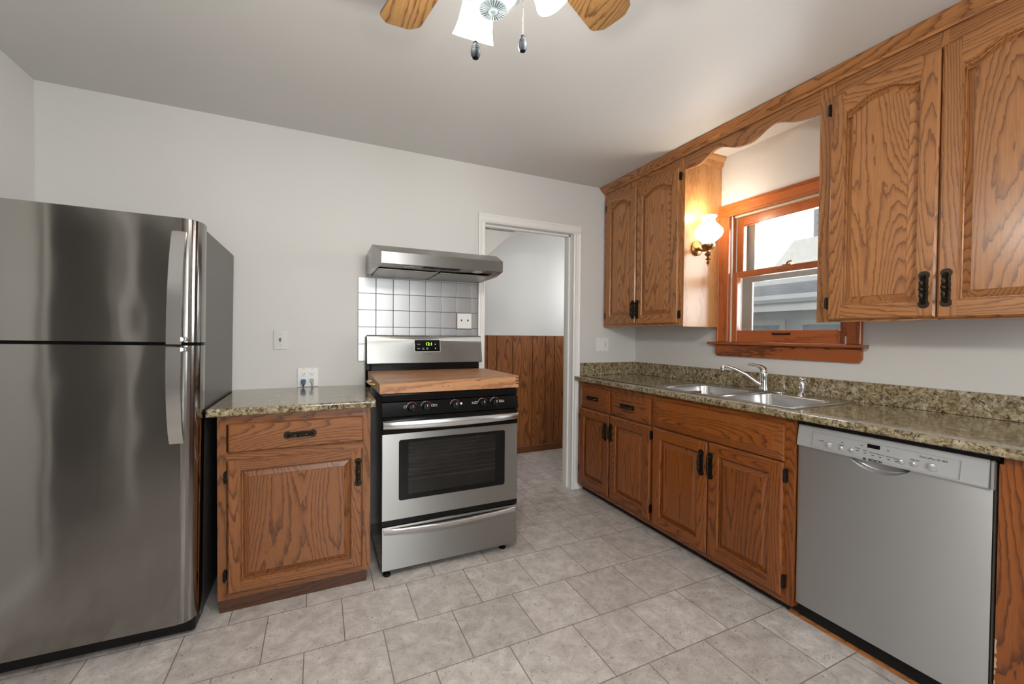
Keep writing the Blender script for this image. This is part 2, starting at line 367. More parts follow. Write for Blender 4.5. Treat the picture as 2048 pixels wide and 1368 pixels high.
def wpart(name, fn, mats, label=None, ang=30):
    b = MB(); b.M = Matrix.Translation((0, 1.257, -1.2)); fn(b); return b.build(name, mats, win, label, ang)
wpart('window_frame', win_case, [fir_v, fir_h])
wpart('window_sill', lambda b: b.box(-.056, .149, -1.690, -.778, 1.1885, 1.2055, 0, .005, 2, sel=lambda c: c.x < 0), sill_m)
wpart('apron', lambda b: b.prism([(-.815, 1.1875), (-1.668, 1.1875), (-1.668, 1.130), (-1.655, 1.112), (-.828, 1.112), (-.815, 1.130)], 'x', -.020, -.0005, bev=.002), sill_m)
def lower_sash(b):
    b.box(.016, .052, -.9500, -.9120, 1.2062, 1.668, 0, .003); b.box(.016, .052, -1.601, -1.553, 1.2062, 1.668, 0, .003)
    b.box(.0155, .052, -1.553, -.950, 1.2062, 1.283, 1, .003); b.box(.0155, .052, -1.553, -.950, 1.630, 1.669, 1, .003)
def upper_sash(b):
    b.box(.060, .096, -.956, -.912, 1.640, 2.034, 0, .003); b.box(.060, .096, -1.601, -1.553, 1.640, 2.034, 0, .003)
    b.box(.0595, .096, -1.553, -.956, 1.978, 2.034, 1, .003); b.box(.0595, .096, -1.553, -.956, 1.640, 1.668, 1, .003)
ls = wpart('lower_sash', lower_sash, [fir_v, fir_h]); us = wpart('upper_sash', upper_sash, [fir_v, fir_h])
g = wpart('glass_pane', lambda b: b.box(.032, .036, -1.556, -.947, 1.280, 1.633), glass); g.parent = ls
g = wpart('glass_pane', lambda b: b.box(.076, .080, -1.556, -.953, 1.665, 1.981), glass); g.parent = us
def lift(b):
    b.box(.0085, .0152, -1.206, -1.196, 1.255, 1.267); b.box(.0085, .0152, -1.296, -1.286, 1.255, 1.267)
    b.tube([(.010, -1.195, 1.262), (.002, -1.203, 1.261), (-.006, -1.225, 1.260), (-.007, -1.246, 1.260), (-.006, -1.27, 1.260), (.002, -1.289, 1.261), (.010, -1.297, 1.262)], .0055, 8)
g = wpart('sash_lift', lift, blackm, 'black sash lift'); g.parent = ls
g = wpart('sash_lock', lambda b: b.box(.024, .052, -1.285, -1.235, 1.6695, 1.677, 0, .002).tube([(.038, -1.255, 1.677), (.036, -1.262, 1.689), (.030, -1.285, 1.692)], .006, 8), abrass, 'brown sash lock'); g.parent = ls
wpart('jamb_liner', lambda b: (b.box(.054, .148, -.9120, -.9088, 1.206, 2.05), b.box(.054, .148, -1.6042, -1.601, 1.206, 2.05), b.box(.006, .0148, -.9150, -.9088, 1.206, 2.05), b.box(.006, .0148, -1.6042, -1.598, 1.206, 2.05)), liner)
wpart('head_stop', lambda b: b.box(.030, .0585, -1.601, -.912, 2.034, 2.0495), cream)
def storm(b):
    for z0, z1, x in ((1.208, 1.655, .118), (1.640, 2.048, .134)):
        b.box(x, x+.014, -.984, -.912, z0, z1); b.box(x, x+.014, -1.601, -1.575, z0, z1)
        b.box(x, x+.014, -1.575, -.984, z0, z0+.020); b.box(x, x+.014, -1.575, -.984, z1-.050, z1)
wpart('storm_frame', storm, alum)

# window 2 (behind the camera): frame and mullion
w2 = MB()
for x0, x1, z0, z1 in ((-2.70, -2.62, .83, 2.17), (-1.28, -1.20, .83, 2.17), (-2.62, -1.28, 2.10, 2.17), (-2.62, -1.28, .83, .90)): w2.box(x0, x1, YB+.0005, YB+.02, z0, z1)
w2.box(-1.98, -1.92, YB-.08, YB-.04, .9, 2.1); w2.box(-2.62, -1.28, YB-.08, YB-.04, 1.48, 1.52)
struct(w2.build('window_2', trim_m))

# ------------------------------------------------------------------ cabinet pieces (local frame: front faces -y)
def offset(pts, d):
    n = len(pts); out = []
    for i in range(n):
        a, b, c = Vector(pts[i-1]), Vector(pts[i]), Vector(pts[(i+1) % n])
        e1 = (b-a).normalized(); e2 = (c-b).normalized()
        n1 = Vector((-e1.y, e1.x)); n2 = Vector((-e2.y, e2.x)); m = (n1+n2)
        if m.length < 1e-6: m = n1
        m.normalize(); k = d/max(.35, m.dot(n1)); out.append((b.x+m.x*k, b.y+m.y*k))
    return out
def sstep(t): t = max(0, min(1, t)); return t*t*(3-2*t)
def ring3(pts, y): return [(p[0], y, p[1]) for p in pts]
def handle_mb(b, x, z, yf, vert=True, L=.128):
    M0 = b.M.copy()
    b.M = M0 @ Matrix.Translation((x, yf, z)) @ (Matrix() if vert else Matrix.Rotation(PI/2, 4, 'Y')) @ Matrix.Diagonal((1.25, 1.1, L/.128, 1))
    h = .064; side = [(.006, h), (.0125, h-.007), (.0135, h-.017), (.0085, h-.026), (.0105, h-.036), (.0085, h-.045), (.0112, .008), (.0085, 0)]
    side = side + [(x_, -z_) for x_, z_ in side[-2::-1]]
    out = side + [(-x_, z_) for x_, z_ in side[::-1]]
    b.prism(out, 'y', -.0005, -.0040, bev=.0008, seg=1)
    prof = [(.0028, -.040), (.0055, -.036), (.0030, -.032), (.0060, -.022), (.0038, -.014), (.0062, -.010), (.0036, -.007), (.0066, -.003), (.0066, .003), (.0036, .007), (.0062, .010), (.0038, .014), (.0060, .022), (.0030, .032), (.0055, .036), (.0028, .040)]
    b.lathe(prof, (0, -.022, 0), (0, 0, 1), 12)
    for s in (-1, 1): b.tube([(0, -.003, s*.046), (0, -.012, s*.045), (0, -.022, s*.038)], [.0065, .0048, .0045], 10)
    b.M = M0
def mk_handle(parent, x, z, yf, vert=True, L=.128):
    b = MB(); handle_mb(b, x, z, yf, vert, L); return b.build('handle', bronze, parent, 'antique bronze pull', 40)
def mk_hinge(parent, x, z, yf, h=.052):
    b = MB(); b.prism([(x-.006, z-h/2+.008), (x-.003, z-h/2), (x+.003, z-h/2), (x+.006, z-h/2+.008), (x+.006, z+h/2-.008), (x+.003, z+h/2), (x-.003, z+h/2), (x-.006, z+h/2-.008)], 'y', yf-.004, yf+.014)
    b.tube([(x, yf-.004, z-h/2+.004), (x, yf-.004, z+h/2-.004)], .0035, 8)
    return b.build('hinge', hinge_m, parent, 'dark hinge')
def mk_door(parent, x0, x1, z0, z1, yf, mv, mh, arch=0, st=.058, rail_t=.058, rail_b=.058, th=.020):
    b = MB(); c = .007
    b.box(x0, x0+st, yf, yf+th, z0, z1, 0, c, sel=lambda q: q.y < yf+.001 and (q.x < x0+.001 or abs(q.z-z0) < .001 or abs(q.z-z1) < .001))
    b.box(x1-st, x1, yf, yf+th, z0, z1, 0, c, sel=lambda q: q.y < yf+.001 and (q.x > x1-.001 or abs(q.z-z0) < .001 or abs(q.z-z1) < .001))
    a0, a1 = x0+st, x1-st; zs = z1-rail_t-arch; N = 26
    crv = [(a0+(a1-a0)*i/N, zs+arch*sstep((1-abs(2*i/N-1)-.10)/.72)) for i in range(N+1)]
    b.box(a0, a1, yf, yf+th, z0, z0+rail_b, 1, c, sel=lambda q: q.y < yf+.001 and q.z < z0+.001)
    if arch: b.prism(crv + [(a1, z1), (a0, z1)], 'y', yf, yf+th, 1)
    else: b.box(a0, a1, yf, yf+th, zs, z1, 1, c, sel=lambda q: q.y < yf+.001 and q.z > z1-.001)
    ol = [(a0, z0+rail_b), (a1, z0+rail_b)] + (crv[::-1] if arch else [(a1, zs), (a0, zs)])
    R = [ring3(ol, yf+.0004), ring3(offset(ol, .003), yf+.0004), ring3(offset(ol, .006), yf+.005), ring3(offset(ol, .0075), yf+.016), ring3(offset(ol, .0105), yf+.0165), ring3(offset(ol, .036), yf+.0045), ring3(offset(ol, .0365), yf+.0015)]
    b.loft(R, 0, cap0=False, cap1=True)
    return b.build('door', [mv, mh], parent, ang=6)
def mk_drawer(parent, x0, x1, z0, z1, yf, mh, bw=.03, d=.006, th=.020, name='drawer'):
    b = MB(); ol = [(x0, z0), (x1, z0), (x1, z1), (x0, z1)]
    b.loft([ring3(ol, yf+th), ring3(ol, yf+d+.003), ring3(offset(ol, .003), yf+d), ring3(offset(ol, bw), yf+.001), ring3(offset(ol, bw+.001), yf)], 0)
    return b.build(name, [mh], parent, ang=6)

# ------------------------------------------------------------------ left base cabinet
t = thing('base_cabinet', 'brown oak base cabinet with one drawer and one door between refrigerator and range', 'cabinet', (-2.578, 0, 0))
X = lambda x: x+2.578
b = MB(); F = -.645
b.box(X(-2.896), X(-2.862), F, F+.02, .057, .876, 0); b.box(X(-2.296), X(-2.259), F, F+.02, .057, .876, 0)
b.box(X(-2.862), X(-2.296), F, F+.02, .835, .876, 1); b.box(X(-2.862), X(-2.296), F, F+.02, .672, .712, 1); b.box(X(-2.862), X(-2.296), F, F+.02, .057, .095, 1)
b.box(X(-2.896), X(-2.880), F+.02, -.01, .057, .876, 0); b.box(X(-2.275), X(-2.259), F+.02, -.01, .057, .876, 0); b.box(X(-2.88), X(-2.275), F+.021, -.01, .057, .075, 0); b.box(X(-2.88), X(-2.275), -.02, -.005, .057, .876, 0)
b.build('body', [lef_v, lef_h], t)
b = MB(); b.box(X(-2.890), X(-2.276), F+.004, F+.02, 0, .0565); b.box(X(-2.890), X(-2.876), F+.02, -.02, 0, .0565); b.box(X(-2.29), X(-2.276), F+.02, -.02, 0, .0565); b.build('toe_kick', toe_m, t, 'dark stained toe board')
d = mk_drawer(t, X(-2.855), X(-2.294), .710, .838, F-.0205, lef_h, .006, .004); mk_handle(d, X(-2.571), .772, F-.0205, False, .135)
d = mk_door(t, X(-2.858), X(-2.299), .087, .677, F-.0205, lef_v, lef_h, 0, .047, .042, .046); mk_handle(d, X(-2.318), .561, F-.0205, True, .138)
mk_hinge(d, X(-2.865), .604, F-.012); mk_hinge(d, X(-2.868), .168, F-.012)
def counter_edge(b, pts, ax, a0, a1): b.prism(pts, ax, a0, a1, bev=.009, seg=3)
b = MB(); b.box(-2.930, -2.238, -.692, -.0008, .8772, .9125, 0, .010, 3, sel=lambda c: c.y < -.69 or (c.x < -2.929 and c.z > .9)); o = b.build('countertop', granite)
tag(o, 'short speckled granite countertop on the single base cabinet beside the refrigerator', 'countertop')

# ------------------------------------------------------------------ right base cabinets (front faces -x)
RZ = -PI/2
FX = -.603
def rcab(name, label, Y0, Y1):
    return thing(name, label, 'cabinet', (FX, Y0, 0), RZ), (lambda Y: Y0-Y)
t, L = rcab('base_cabinet', 'reddish oak base cabinet with two drawers over two doors beside the white doorway', -.030, -.852)
def rframe(t, a, bnd, rails, stiles, depth=.57, top=.8835, bot=.052):
    b = MB()
    for s0, s1 in stiles: b.box(s0, s1, 0, .02, bot, top, 0)
    for (z0, z1, r0, r1) in rails: b.box(r0, r1, .0004, .0196, z0, z1, 1)
    b.box(a, a+.015, .0201, depth, bot, top, 0); b.box(bnd-.015, bnd, .0201, depth, bot, top, 0)
    b.box(a+.015, bnd-.015, .0201, depth, bot, bot+.018, 0); b.box(a+.015, bnd-.015, depth-.01, depth, bot+.018, top-.25, 0)
    return b.build('body', [red_v, red_h], t)
e = L(-.852)
rframe(t, 0, e-.0006, [(.845, .8835, .04, e-.02), (.668, .690, .04, e-.02), (.052, .095, .04, e-.02)], [(0, .045), (L(-.425), L(-.466)), (e-.022, e-.0006)])
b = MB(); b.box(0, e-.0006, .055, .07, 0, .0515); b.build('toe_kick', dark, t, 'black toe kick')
yf = -.0205
d = mk_drawer(t, L(-.079), L(-.438), .684, .849, yf, red_h, .030, .008); mk_handle(d, L(-.245), .767, yf, False, .14)
d = mk_drawer(t, L(-.454), L(-.838), .684, .849, yf, red_h, .030, .008); mk_handle(d, L(-.635), .766, yf, False, .14)
d = mk_door(t, L(-.072), L(-.436), .087, .674, yf, red_v, red_h); mk_handle(d, L(-.404), .548, yf); mk_hinge(d, L(-.066), .19, yf+.008); mk_hinge(d, L(-.066), .60, yf+.008)
d = mk_door(t, L(-.450), L(-.844), .087, .674, yf, red_v, red_h); mk_handle(d, L(-.455-.012), .557, yf); 
mk_hinge(d, L(-.8455), .622, yf+.008); mk_hinge(d, L(-.8455), .16, yf+.008)
t, L = rcab('sink_cabinet', 'reddish oak sink base cabinet with wide false drawer panel over two doors', -.852, -1.702)
e = L(-1.702)
rframe(t, 0, e, [(.845, .8835, .012, e-.03), (.672, .692, .012, e-.03), (.052, .088, .012, e-.03)], [(0, .018), (L(-1.255), L(-1.285)), (e-.042, e)])
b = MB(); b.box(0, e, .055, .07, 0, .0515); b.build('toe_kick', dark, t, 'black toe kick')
mk_drawer(t, L(-.866), L(-1.663), .687, .849, yf, red_h, .042, .006, name='false_drawer_front')
d = mk_door(t, L(-.868), L(-1.266), .078, .676, yf, red_v, red_h); mk_handle(d, L(-1.232), .562, yf, True, .14)
d = mk_door(t, L(-1.272), L(-1.663), .083, .681, yf, red_v, red_h); mk_handle(d, L(-1.290), .560, yf, True, .14)
mk_hinge(d, L(-1.671), .625, yf+.008, .06); mk_hinge(d, L(-1.671), .150, yf+.008, .06)
t, L = rcab('end_cabinet', 'oak end panel cabinet with chipped edge right of the dishwasher', -2.304, -2.76)
b = MB(); b.prism([(0, 0), (L(-2.76), 0), (L(-2.76), .8835), (L(-2.313), .8835), (L(-2.313), .858), (0, .858)], 'y', 0, .02); b.box(L(-2.312), L(-2.33), .0205, .57, .0, .8835); b.box(L(-2.74), L(-2.76), .0205, .57, .0, .8835)
b.build('body', red_v, t)
b = MB()
for z0, z1, w in ((.205, .222, .004), (.225, .262, .006), (.270, .318, .005), (.16, .19, .003)):
    b.prism([(0, z0), (w, z0+.005), (w*.6, (z0+z1)/2), (w, z1-.004), (0, z1)], 'y', -.0006, -.0001)
b.build('chipped_edge', plain('pale_raw_wood', (.55, .42, .26), .7), t, 'pale chips of raw wood')
# granite counter with sink cut-out
SY0, SY1, SX0, SX1 = -.832, -1.650, -.555, -.085
b = MB(); fr = lambda c: c.x < -.639
for y0, y1 in ((-2.78, SY1), (SY1, SY0), (SY0, -.0232)):
    b.box(-.640, SX0, y0, y1, .8842, .9160, 0, .010, 3, sel=lambda c: c.x < -.639 and abs(c.y-(y0+y1)/2) < .01)
b.box(SX0, -.0008, -2.78, SY1, .8842, .9160); b.box(SX1, -.0008, SY1, SY0, .8842, .9160); b.box(SX0, -.577, SY0, -.0232, .8842, .9160); b.box(-.577, -.0008, SY0, -.0008, .8842, .9160)
tag(b.build('countertop', granite), 'long speckled granite countertop holding the steel sink along the window wall', 'countertop')
b = MB(); b.box(-.0215, -.0008, -2.78, -.0222, .9165, 1.019, 0, .0025, 2)
tag(b.build('backsplash_strip', granite), 'long granite backsplash strip under the kitchen window', 'backsplash')
b = MB(); b.box(-.574, -.0008, -.0214, -.0008, .9165, 1.019, 0, .0025, 2)
tag(b.build('backsplash_strip', granite), 'short granite backsplash strip beside the white doorway', 'backsplash')

# ------------------------------------------------------------------ sink, faucet, sprayer
def rrect(x0, x1, y0, y1, r, n=6):
    P = []
    for cx, cy, a in ((x1-r, y1-r, 0), (x0+r, y1-r, PI/2), (x0+r, y0+r, PI), (x1-r, y0+r, 1.5*PI)):
        for i in range(n+1): P.append((cx+r*math.cos(a+i*PI/2/n), cy+r*math.sin(a+i*PI/2/n)))
    return P
t = thing('kitchen_sink', 'stainless double bowl sink set into the long granite countertop', 'sink', (-.32, -1.241, .916))
def T(b): b.M = Matrix.Translation((.32, 1.241, -.916)); return b
b = T(MB())
OX0, OX1, OY0, OY1 = -.572, -.060, -1.672, -.810
BX0, BX1 = -.540, -.165; B1 = (-1.222, -.848); B2 = (-1.632, -1.262)
zt = .9205
for x0, x1, y0, y1 in ((OX0, BX0, OY0, OY1), (BX1, OX1, OY0, OY1), (BX0, BX1, OY0, B2[0]), (BX0, BX1, B2[1], B1[0]), (BX0, BX1, B1[1], OY1)): b.box(x0, x1, y0, y1, .9162, zt)
rim = rrect(OX0, OX1, OY0, OY1, .03)
b.loft([[(x, y, .9162) for x, y in rim], [(x, y, .9215) for x, y in offset(rim, .003)], [(x, y, .9225) for x, y in offset(rim, .008)], [(x, y, .9200) for x, y in offset(rim, .014)]], 0, False, False)
b.build('rim', sink_m, t, ang=50)
for y0, y1 in (B1, B2):
    b = T(MB()); R = []
    for ins, z, r in ((-.006, .9209, .05), (0, .9195, .055), (.006, .912, .06), (.014, .80, .06), (.03, .757, .06), (.06, .750, .05)):
        R.append([(x, y, z) for x, y in rrect(BX0+ins, BX1-ins, y0+ins, y1-ins, r)])
    b.loft(R, 0, False, True); b.lathe([(.045, 0), (.045, .002), (.03, .001), (.03, -.004)], ((BX0+BX1)/2, (y0+y1)/2, .7505), mi=0); b.build('bowl', sink_m, t, ang=50)
FXX, FY = -.105, -1.222
t = thing('kitchen_faucet', 'chrome single lever faucet with long angled spout behind the sink bowls', 'faucet', (FXX, FY, .921))
b = MB(); b.prism(rrect(-.028, .028, -.125, .125, .027, 6), 'z', .0003, .008, bev=.003); b.build('base_plate', chrome, t, ang=40)
b = MB(); b.lathe([(.026, .0085), (.025, .02), (.021, .03), (.020, .07), (.023, .085), (.024, .105), (.020, .118), (.012, .124)], seg=24); b.build('faucet_body', chrome, t, ang=50)
tip = Vector((-.262+.105, -1.068+1.222, .130))
P = [Vector((-.006, .006, .036)), tip*.18+Vector((0, 0, .030)), tip*.42+Vector((0, 0, .040)), tip*.68+Vector((0, 0, .036)), Vector((tip.x*.88, tip.y*.88, .139)), Vector((tip.x*.97, tip.y*.97, .139)), Vector((tip.x, tip.y, .134))]
b = MB(); b.tube(P, [.012, .0115, .0105, .0098, .0095, .0098, .010], 14)
b.lathe([(.011, 0), (.012, -.006), (.012, -.026), (.010, -.028)], (tip.x, tip.y, .141)); b.build('spout', chrome, t, ang=50)
b = MB(); b.tube([(0, 0, .118), (0, 0, .128), (-.008, .010, .140), (-.024, .028, .150), (-.044, .050, .155), (-.058, .066, .158)], [.020, .019, .014, .010, .008, .0075], 14); b.build('lever', chrome, t, ang=50)
t = thing('side_sprayer', 'small chrome pull out side sprayer right of the faucet', 'sprayer', (-.108, -1.440, .921))
b = MB(); b.lathe([(.022, .0003), (.021, .004), (.016, .012), (.012, .020)]); b.build('sprayer_base', chrome, t, ang=50)
b = MB(); b.lathe([(.010, .020), (.013, .035), (.014, .055), (.011, .072), (.008, .080)]); b.ball((-.002, 0, .092), .014, 0, 16, 10, (1.1, 1, 1)); b.build('spray_head', chrome, t, ang=60)

# ------------------------------------------------------------------ dishwasher
t = thing('dishwasher', 'stainless built in dishwasher with silver control strip under the granite counter', 'dishwasher', (-.588, -1.702, 0), RZ)
L = lambda Y: -1.702-Y
y0, y1 = L(-1.709), L(-2.292)
b = MB(); b.box(.001, L(-2.302), .03, .56, .015, .882); b.box(.004, L(-2.300), .004, .03, .864, .882); b.box(.002, L(-2.3025), .022, .04, .08, .866); b.build('tub_housing', blackm, t)
nA, nB = L(-1.897), L(-2.092); zc = .772; N = 20
arc = [(nA+(nB-nA)*i/N, zc-.042*(1-(2*i/N-1)**2)**.8) for i in range(N+1)]
b = MB(); b.prism([(y0, .078), (y1-.004, .078), (y1-.004, zc)] + arc[::-1] + [(y0, zc)], 'y', .0, .022, 0)
b.loft([[(x, .0, z) for x, z in arc], [(x, .003, z+.002) for x, z in arc], [(nA+(x-nA)*.96+.003, .014, z*.6+zc*.4) for x, z in arc], [(nA+(x-nA)*.9+.01, .0215, zc-.002) for x, z in arc]], 0, closed=False)
b.box(y1-.004, y1+.004, .004, .022, .078, zc, 1, .002)
b.build('door', [dw_m, side_m], t, ang=25)
b = MB(); b.prism([(.000, .862), (.022, .863), (.022, .7725), (-.012, .7725), (-.014, .777), (-.012, .785)], 'x', y0, y1-.012, 0, .0012, 1)
b.box(y1-.0115, y1+.002, -.003, .022, .768, .862, 0, .004)
b.build('control_panel', silver, t)
sl = .012/.077
def py(z): return -.012+(z-.785)*sl
c = t.children[-1]
b = MB()
f0, f1 = L(-1.768), L(-2.217)
b.M = Matrix.Translation((0, py(.81)-.0006, .81)) @ Matrix.Rotation(math.atan(-sl), 4, 'X') @ Matrix.Translation((0, 0, -.81))
b.box(f0, f0+.0015, -.0012, 0, .780, .842); b.box(f1-.0015, f1, -.0012, 0, .780, .842); b.box(f0, f1, -.0008, 0, .8410, .842); b.box(f0, f1, -.0008, 0, .780, .781)
b.build('panel_border', plain('panel_seam', (.33, .34, .35), .3, .6), c)
def btn(Y, z, r, name='button'):
    b = MB(); b.lathe([(r+.002, 0), (r+.002, .0015), (r+.0005, .0015), (r, .001), (r*.97, .004), (r*.6, .0062), (.0005, .0068)], (L(Y), py(z)-.0003, z), (0, -1, -.0)); b.build(name, silver, c, ang=40)
for Y, z, r in ((-1.833, .799, .0125), (-1.878, .7985, .0082), (-1.913, .799, .0082), (-2.066, .797, .0090), (-2.101, .798, .0090), (-2.148, .800, .0140)): btn(Y, z, r)
b = MB(); b.box(L(-1.962), L(-2.001), py(.83)-.0012, py(.83)+.003, .818, .837); b.build('display', glassb, c, 'black display')
dk = plain('dark_lettering', (.02, .02, .025), .4)
for Y, z, w in ((-1.803, .811, 'On/Off'), (-1.877, .811, 'Sanitize'), (-1.932, .813, 'Power'), (-1.956, .810, 'Auto'), (-1.981, .807, 'Normal'), (-2.004, .806, 'Delicate'), (-2.030, .805, 'Express'), (-2.050, .804, 'Rinse'), (-2.103, .813, 'Delay Start')):
    b = MB(); b.text(w, L(Y), py(z)-.0006, z, .0062, 0); b.build('printed_word', ink, c, smooth=False)
for Y, z in ((-1.932, .803), (-1.956, .800), (-1.981, .797), (-2.004, .796), (-2.030, .795), (-2.052, .794), (-1.878, .821), (-1.944, .826), (-2.026, .826)):
    b = MB(); b.box(L(Y)-.0035, L(Y)+.0035, py(z)-.001, py(z)+.001, z-.0012, z+.0012); b.build('indicator_light', dk, c, smooth=False)
b = MB(); b.text('SilencePlus 46 dBA', L(-2.150), py(.829)-.0006, .829, .0095, 0); b.build('model_lettering', ink, c, smooth=False)
b = MB(); b.text('BOSCH', L(-1.9905), -.0138, .7785, .0125, 0, 'CENTER', .0005, .0004); b.build('brand_lettering', dk, c, smooth=False)
b = MB(); b.lathe([(.0052, 0), (.0052, .0008), (.004, .0008), (.004, 0)], (L(-1.957), -.0134, .7785), (0, -1, 0), 20); b.box(L(-1.957)-.0022, L(-1.957)-.0010, -.0142, -.0132, .7755, .7815); b.box(L(-1.957)+.0010, L(-1.957)+.0022, -.0142, -.0132, .7755, .7815); b.box(L(-1.957)-.002, L(-1.957)+.002, -.0142, -.0132, .7780, .7790)
b.build('brand_emblem', dk, c, smooth=False)
b = MB(); b.box(.01, L(-2.300), .06, .07, .0, .076); b.build('toe_kick', dark, t, 'black recessed kick plate')
b = MB(); b.prism([(-.566, 0), (-.548, 0), (-.548, .014), (-.556, .013), (-.564, .007)], 'y', -2.60, -1.668)
tag(b.build('floor_moulding', wood('oak_strip', (.40, .15, .04), (.2, .07, .02), 'y')), 'thin oak quarter round strip on the floor in front of the dishwasher', 'moulding')

# ------------------------------------------------------------------ upper cabinets, crown, valance
UX = -.345
t = thing('wall_cabinet', 'honey oak wall cabinet with two arched doors in the corner by the doorway', 'cabinet', (UX, -.006, 1.312), RZ)
def upper(t, L, Ya, Yb, stiles, side):
    b = MB(); z1 = 2.405-1.312; e = L(Yb); s0 = L(Ya)
    for q0, q1 in stiles: b.box(L(q0), L(q1), 0, .02, 0, z1, 0)
    b.box(s0+.03, e-.03, .0004, .0196, 0, .028, 1); b.box(s0+.03, e-.03, .0004, .0196, 2.330-1.312, z1, 1)
    b.box(s0, e, .0201, .343, .012, .03, 0); b.box(s0+.016, e-.016, .333, .343, .03, z1, 0)
    b.box(s0, s0+.016, .0201, .343, .03, z1, 0); b.box(e-.016, e, .0201, .343, .03, z1, 0)
    return b.build('body', [oak_v, oak_h], t)
L = lambda Y: -.006-Y
upper(t, L, -.006, -.830, [(-.006, -.05), (-.390, -.416), (-.795, -.830)], 1)
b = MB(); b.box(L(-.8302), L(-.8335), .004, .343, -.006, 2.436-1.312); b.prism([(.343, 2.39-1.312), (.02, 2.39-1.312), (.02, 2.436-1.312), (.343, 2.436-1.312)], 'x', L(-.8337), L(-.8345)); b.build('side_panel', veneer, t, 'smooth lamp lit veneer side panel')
yf = -.0205; zz = lambda z: z-1.312
d = mk_door(t, L(-.046), L(-.398), zz(1.334), zz(2.352), yf, oak_v, oak_h, .034, .054, .054, .060); mk_handle(d, L(-.380), zz(1.437), yf, True, .14); mk_hinge(d, L(-.040), zz(1.40), yf+.008); mk_hinge(d, L(-.040), zz(2.28), yf+.008)
d = mk_door(t, L(-.408), L(-.800), zz(1.328), zz(2.345), yf, oak_v, oak_h, .034, .054, .054, .060); mk_handle(d, L(-.427), zz(1.437), yf, True, .14); mk_hinge(d, L(-.808), zz(1.385), yf+.008); mk_hinge(d, L(-.806), zz(2.288), yf+.008)
t = thing('wall_cabinet', 'honey oak wall cabinet with arched doors right of the window, nearest the camera', 'cabinet', (UX, -1.636, 1.312), RZ)
L = lambda Y: -1.636-Y
upper(t, L, -1.636, -2.475, [(-1.636, -1.700), (-2.052, -2.076), (-2.435, -2.475)], 0)
d = mk_door(t, L(-1.690), L(-2.0615), zz(1.322), zz(2.342), yf, oak_v, oak_h, .036, .054, .056, .062); mk_handle(d, L(-2.0295), zz(1.429), yf, True, .142); mk_hinge(d, L(-1.683), zz(1.40), yf+.008); mk_hinge(d, L(-1.683), zz(2.286), yf+.008)
d = mk_door(t, L(-2.0655), L(-2.437), zz(1.318), zz(2.342), yf, oak_v, oak_h, .036, .054, .056, .062); mk_handle(d, L(-2.0925), zz(1.431), yf, True, .142); mk_hinge(d, L(-2.444), zz(1.40), yf+.008); mk_hinge(d, L(-2.444), zz(2.286), yf+.008)
vp = [(-.8315, 2.320), (-.90, 2.314), (-.95, 2.317), (-.995, 2.336), (-1.04, 2.358), (-1.085, 2.362), (-1.125, 2.350), (-1.165, 2.330), (-1.205, 2.316), (-1.25, 2.310), (-1.295, 2.313), (-1.335, 2.330), (-1.375, 2.350), (-1.415, 2.356), (-1.46, 2.340), (-1.50, 2.322), (-1.545, 2.310), (-1.59, 2.304), (-1.6355, 2.300)]
def crom(P, n=4):
    out = []
    for i in range(len(P)-1):
        p = [P[max(i-1, 0)], P[i], P[i+1], P[min(i+2, len(P)-1)]]
        for k in range(n):
            s = k/n; out.append(tuple(.5*(2*p[1][j]+(p[2][j]-p[0][j])*s+(2*p[0][j]-5*p[1][j]+4*p[2][j]-p[3][j])*s*s+(3*p[1][j]-p[0][j]-3*p[2][j]+p[3][j])*s**3) for j in (0, 1)))
    return out+[P[-1]]
t = thing('window_valance', 'scalloped honey oak valance board bridging the wall cabinets above the window', 'valance', (UX, -.8315, 2.3), RZ)
b = MB(); b.prism([(-.8315-y, z-2.3) for y, z in crom(vp)] + [(.804, .112), (0, .112)], 'y', .0005, .0195, 0); b.build('board', oak_h, t, ang=20)
crown = [(-.3455, 2.404), (-.3455, HC-.0008), (-.398, HC-.0008), (-.400, HC-.008), (-.394, HC-.012), (-.384, HC-.022), (-.372, HC-.034), (-.360, HC-.040), (-.358, HC-.052)]
def crownf(b): b.prism(crown, 'y', -2.9, -.0008)
S_('trim_3', crownf, wood('oak_crown', UL, UD, 'y'), ang=20)
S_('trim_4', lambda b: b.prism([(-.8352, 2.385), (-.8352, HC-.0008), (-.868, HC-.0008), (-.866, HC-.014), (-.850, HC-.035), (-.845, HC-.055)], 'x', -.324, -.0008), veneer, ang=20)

# ------------------------------------------------------------------ wall sconce on the cabinet side
t = thing('wall_sconce', 'lit brass wall sconce with white hurricane glass shade on the cabinet side', 'wall lamp', (-.232, -.8340, 1.822))
b = MB(); b.lathe([(.050, .0003), (.050, .008), (.043, .015), (.030, .020), (.004, .022)], d=(0, -1, 0), seg=28); b.build('back_plate', abrass, t, ang=40)
b = MB(); b.tube([(0, -.020, -.004), (0, -.045, -.020), (0, -.070, -.024), (0, -.091, -.012)], [.012, .010, .010, .010], 12)
b.lathe([(.008, -.030), (.034, -.018), (.041, -.006), (.041, .006), (.037, .004)], (0, -.093, .002), seg=28)
b.lathe([(.003, -.130), (.004, -.118), (.013, -.110), (.006, -.104), (.005, -.096), (.018, -.088), (.008, -.080), (.007, -.072), (.022, -.058), (.020, -.050), (.008, -.042), (.010, -.030)], (0, -.093, .002), seg=20); b.build('arm', abrass, t, ang=50)
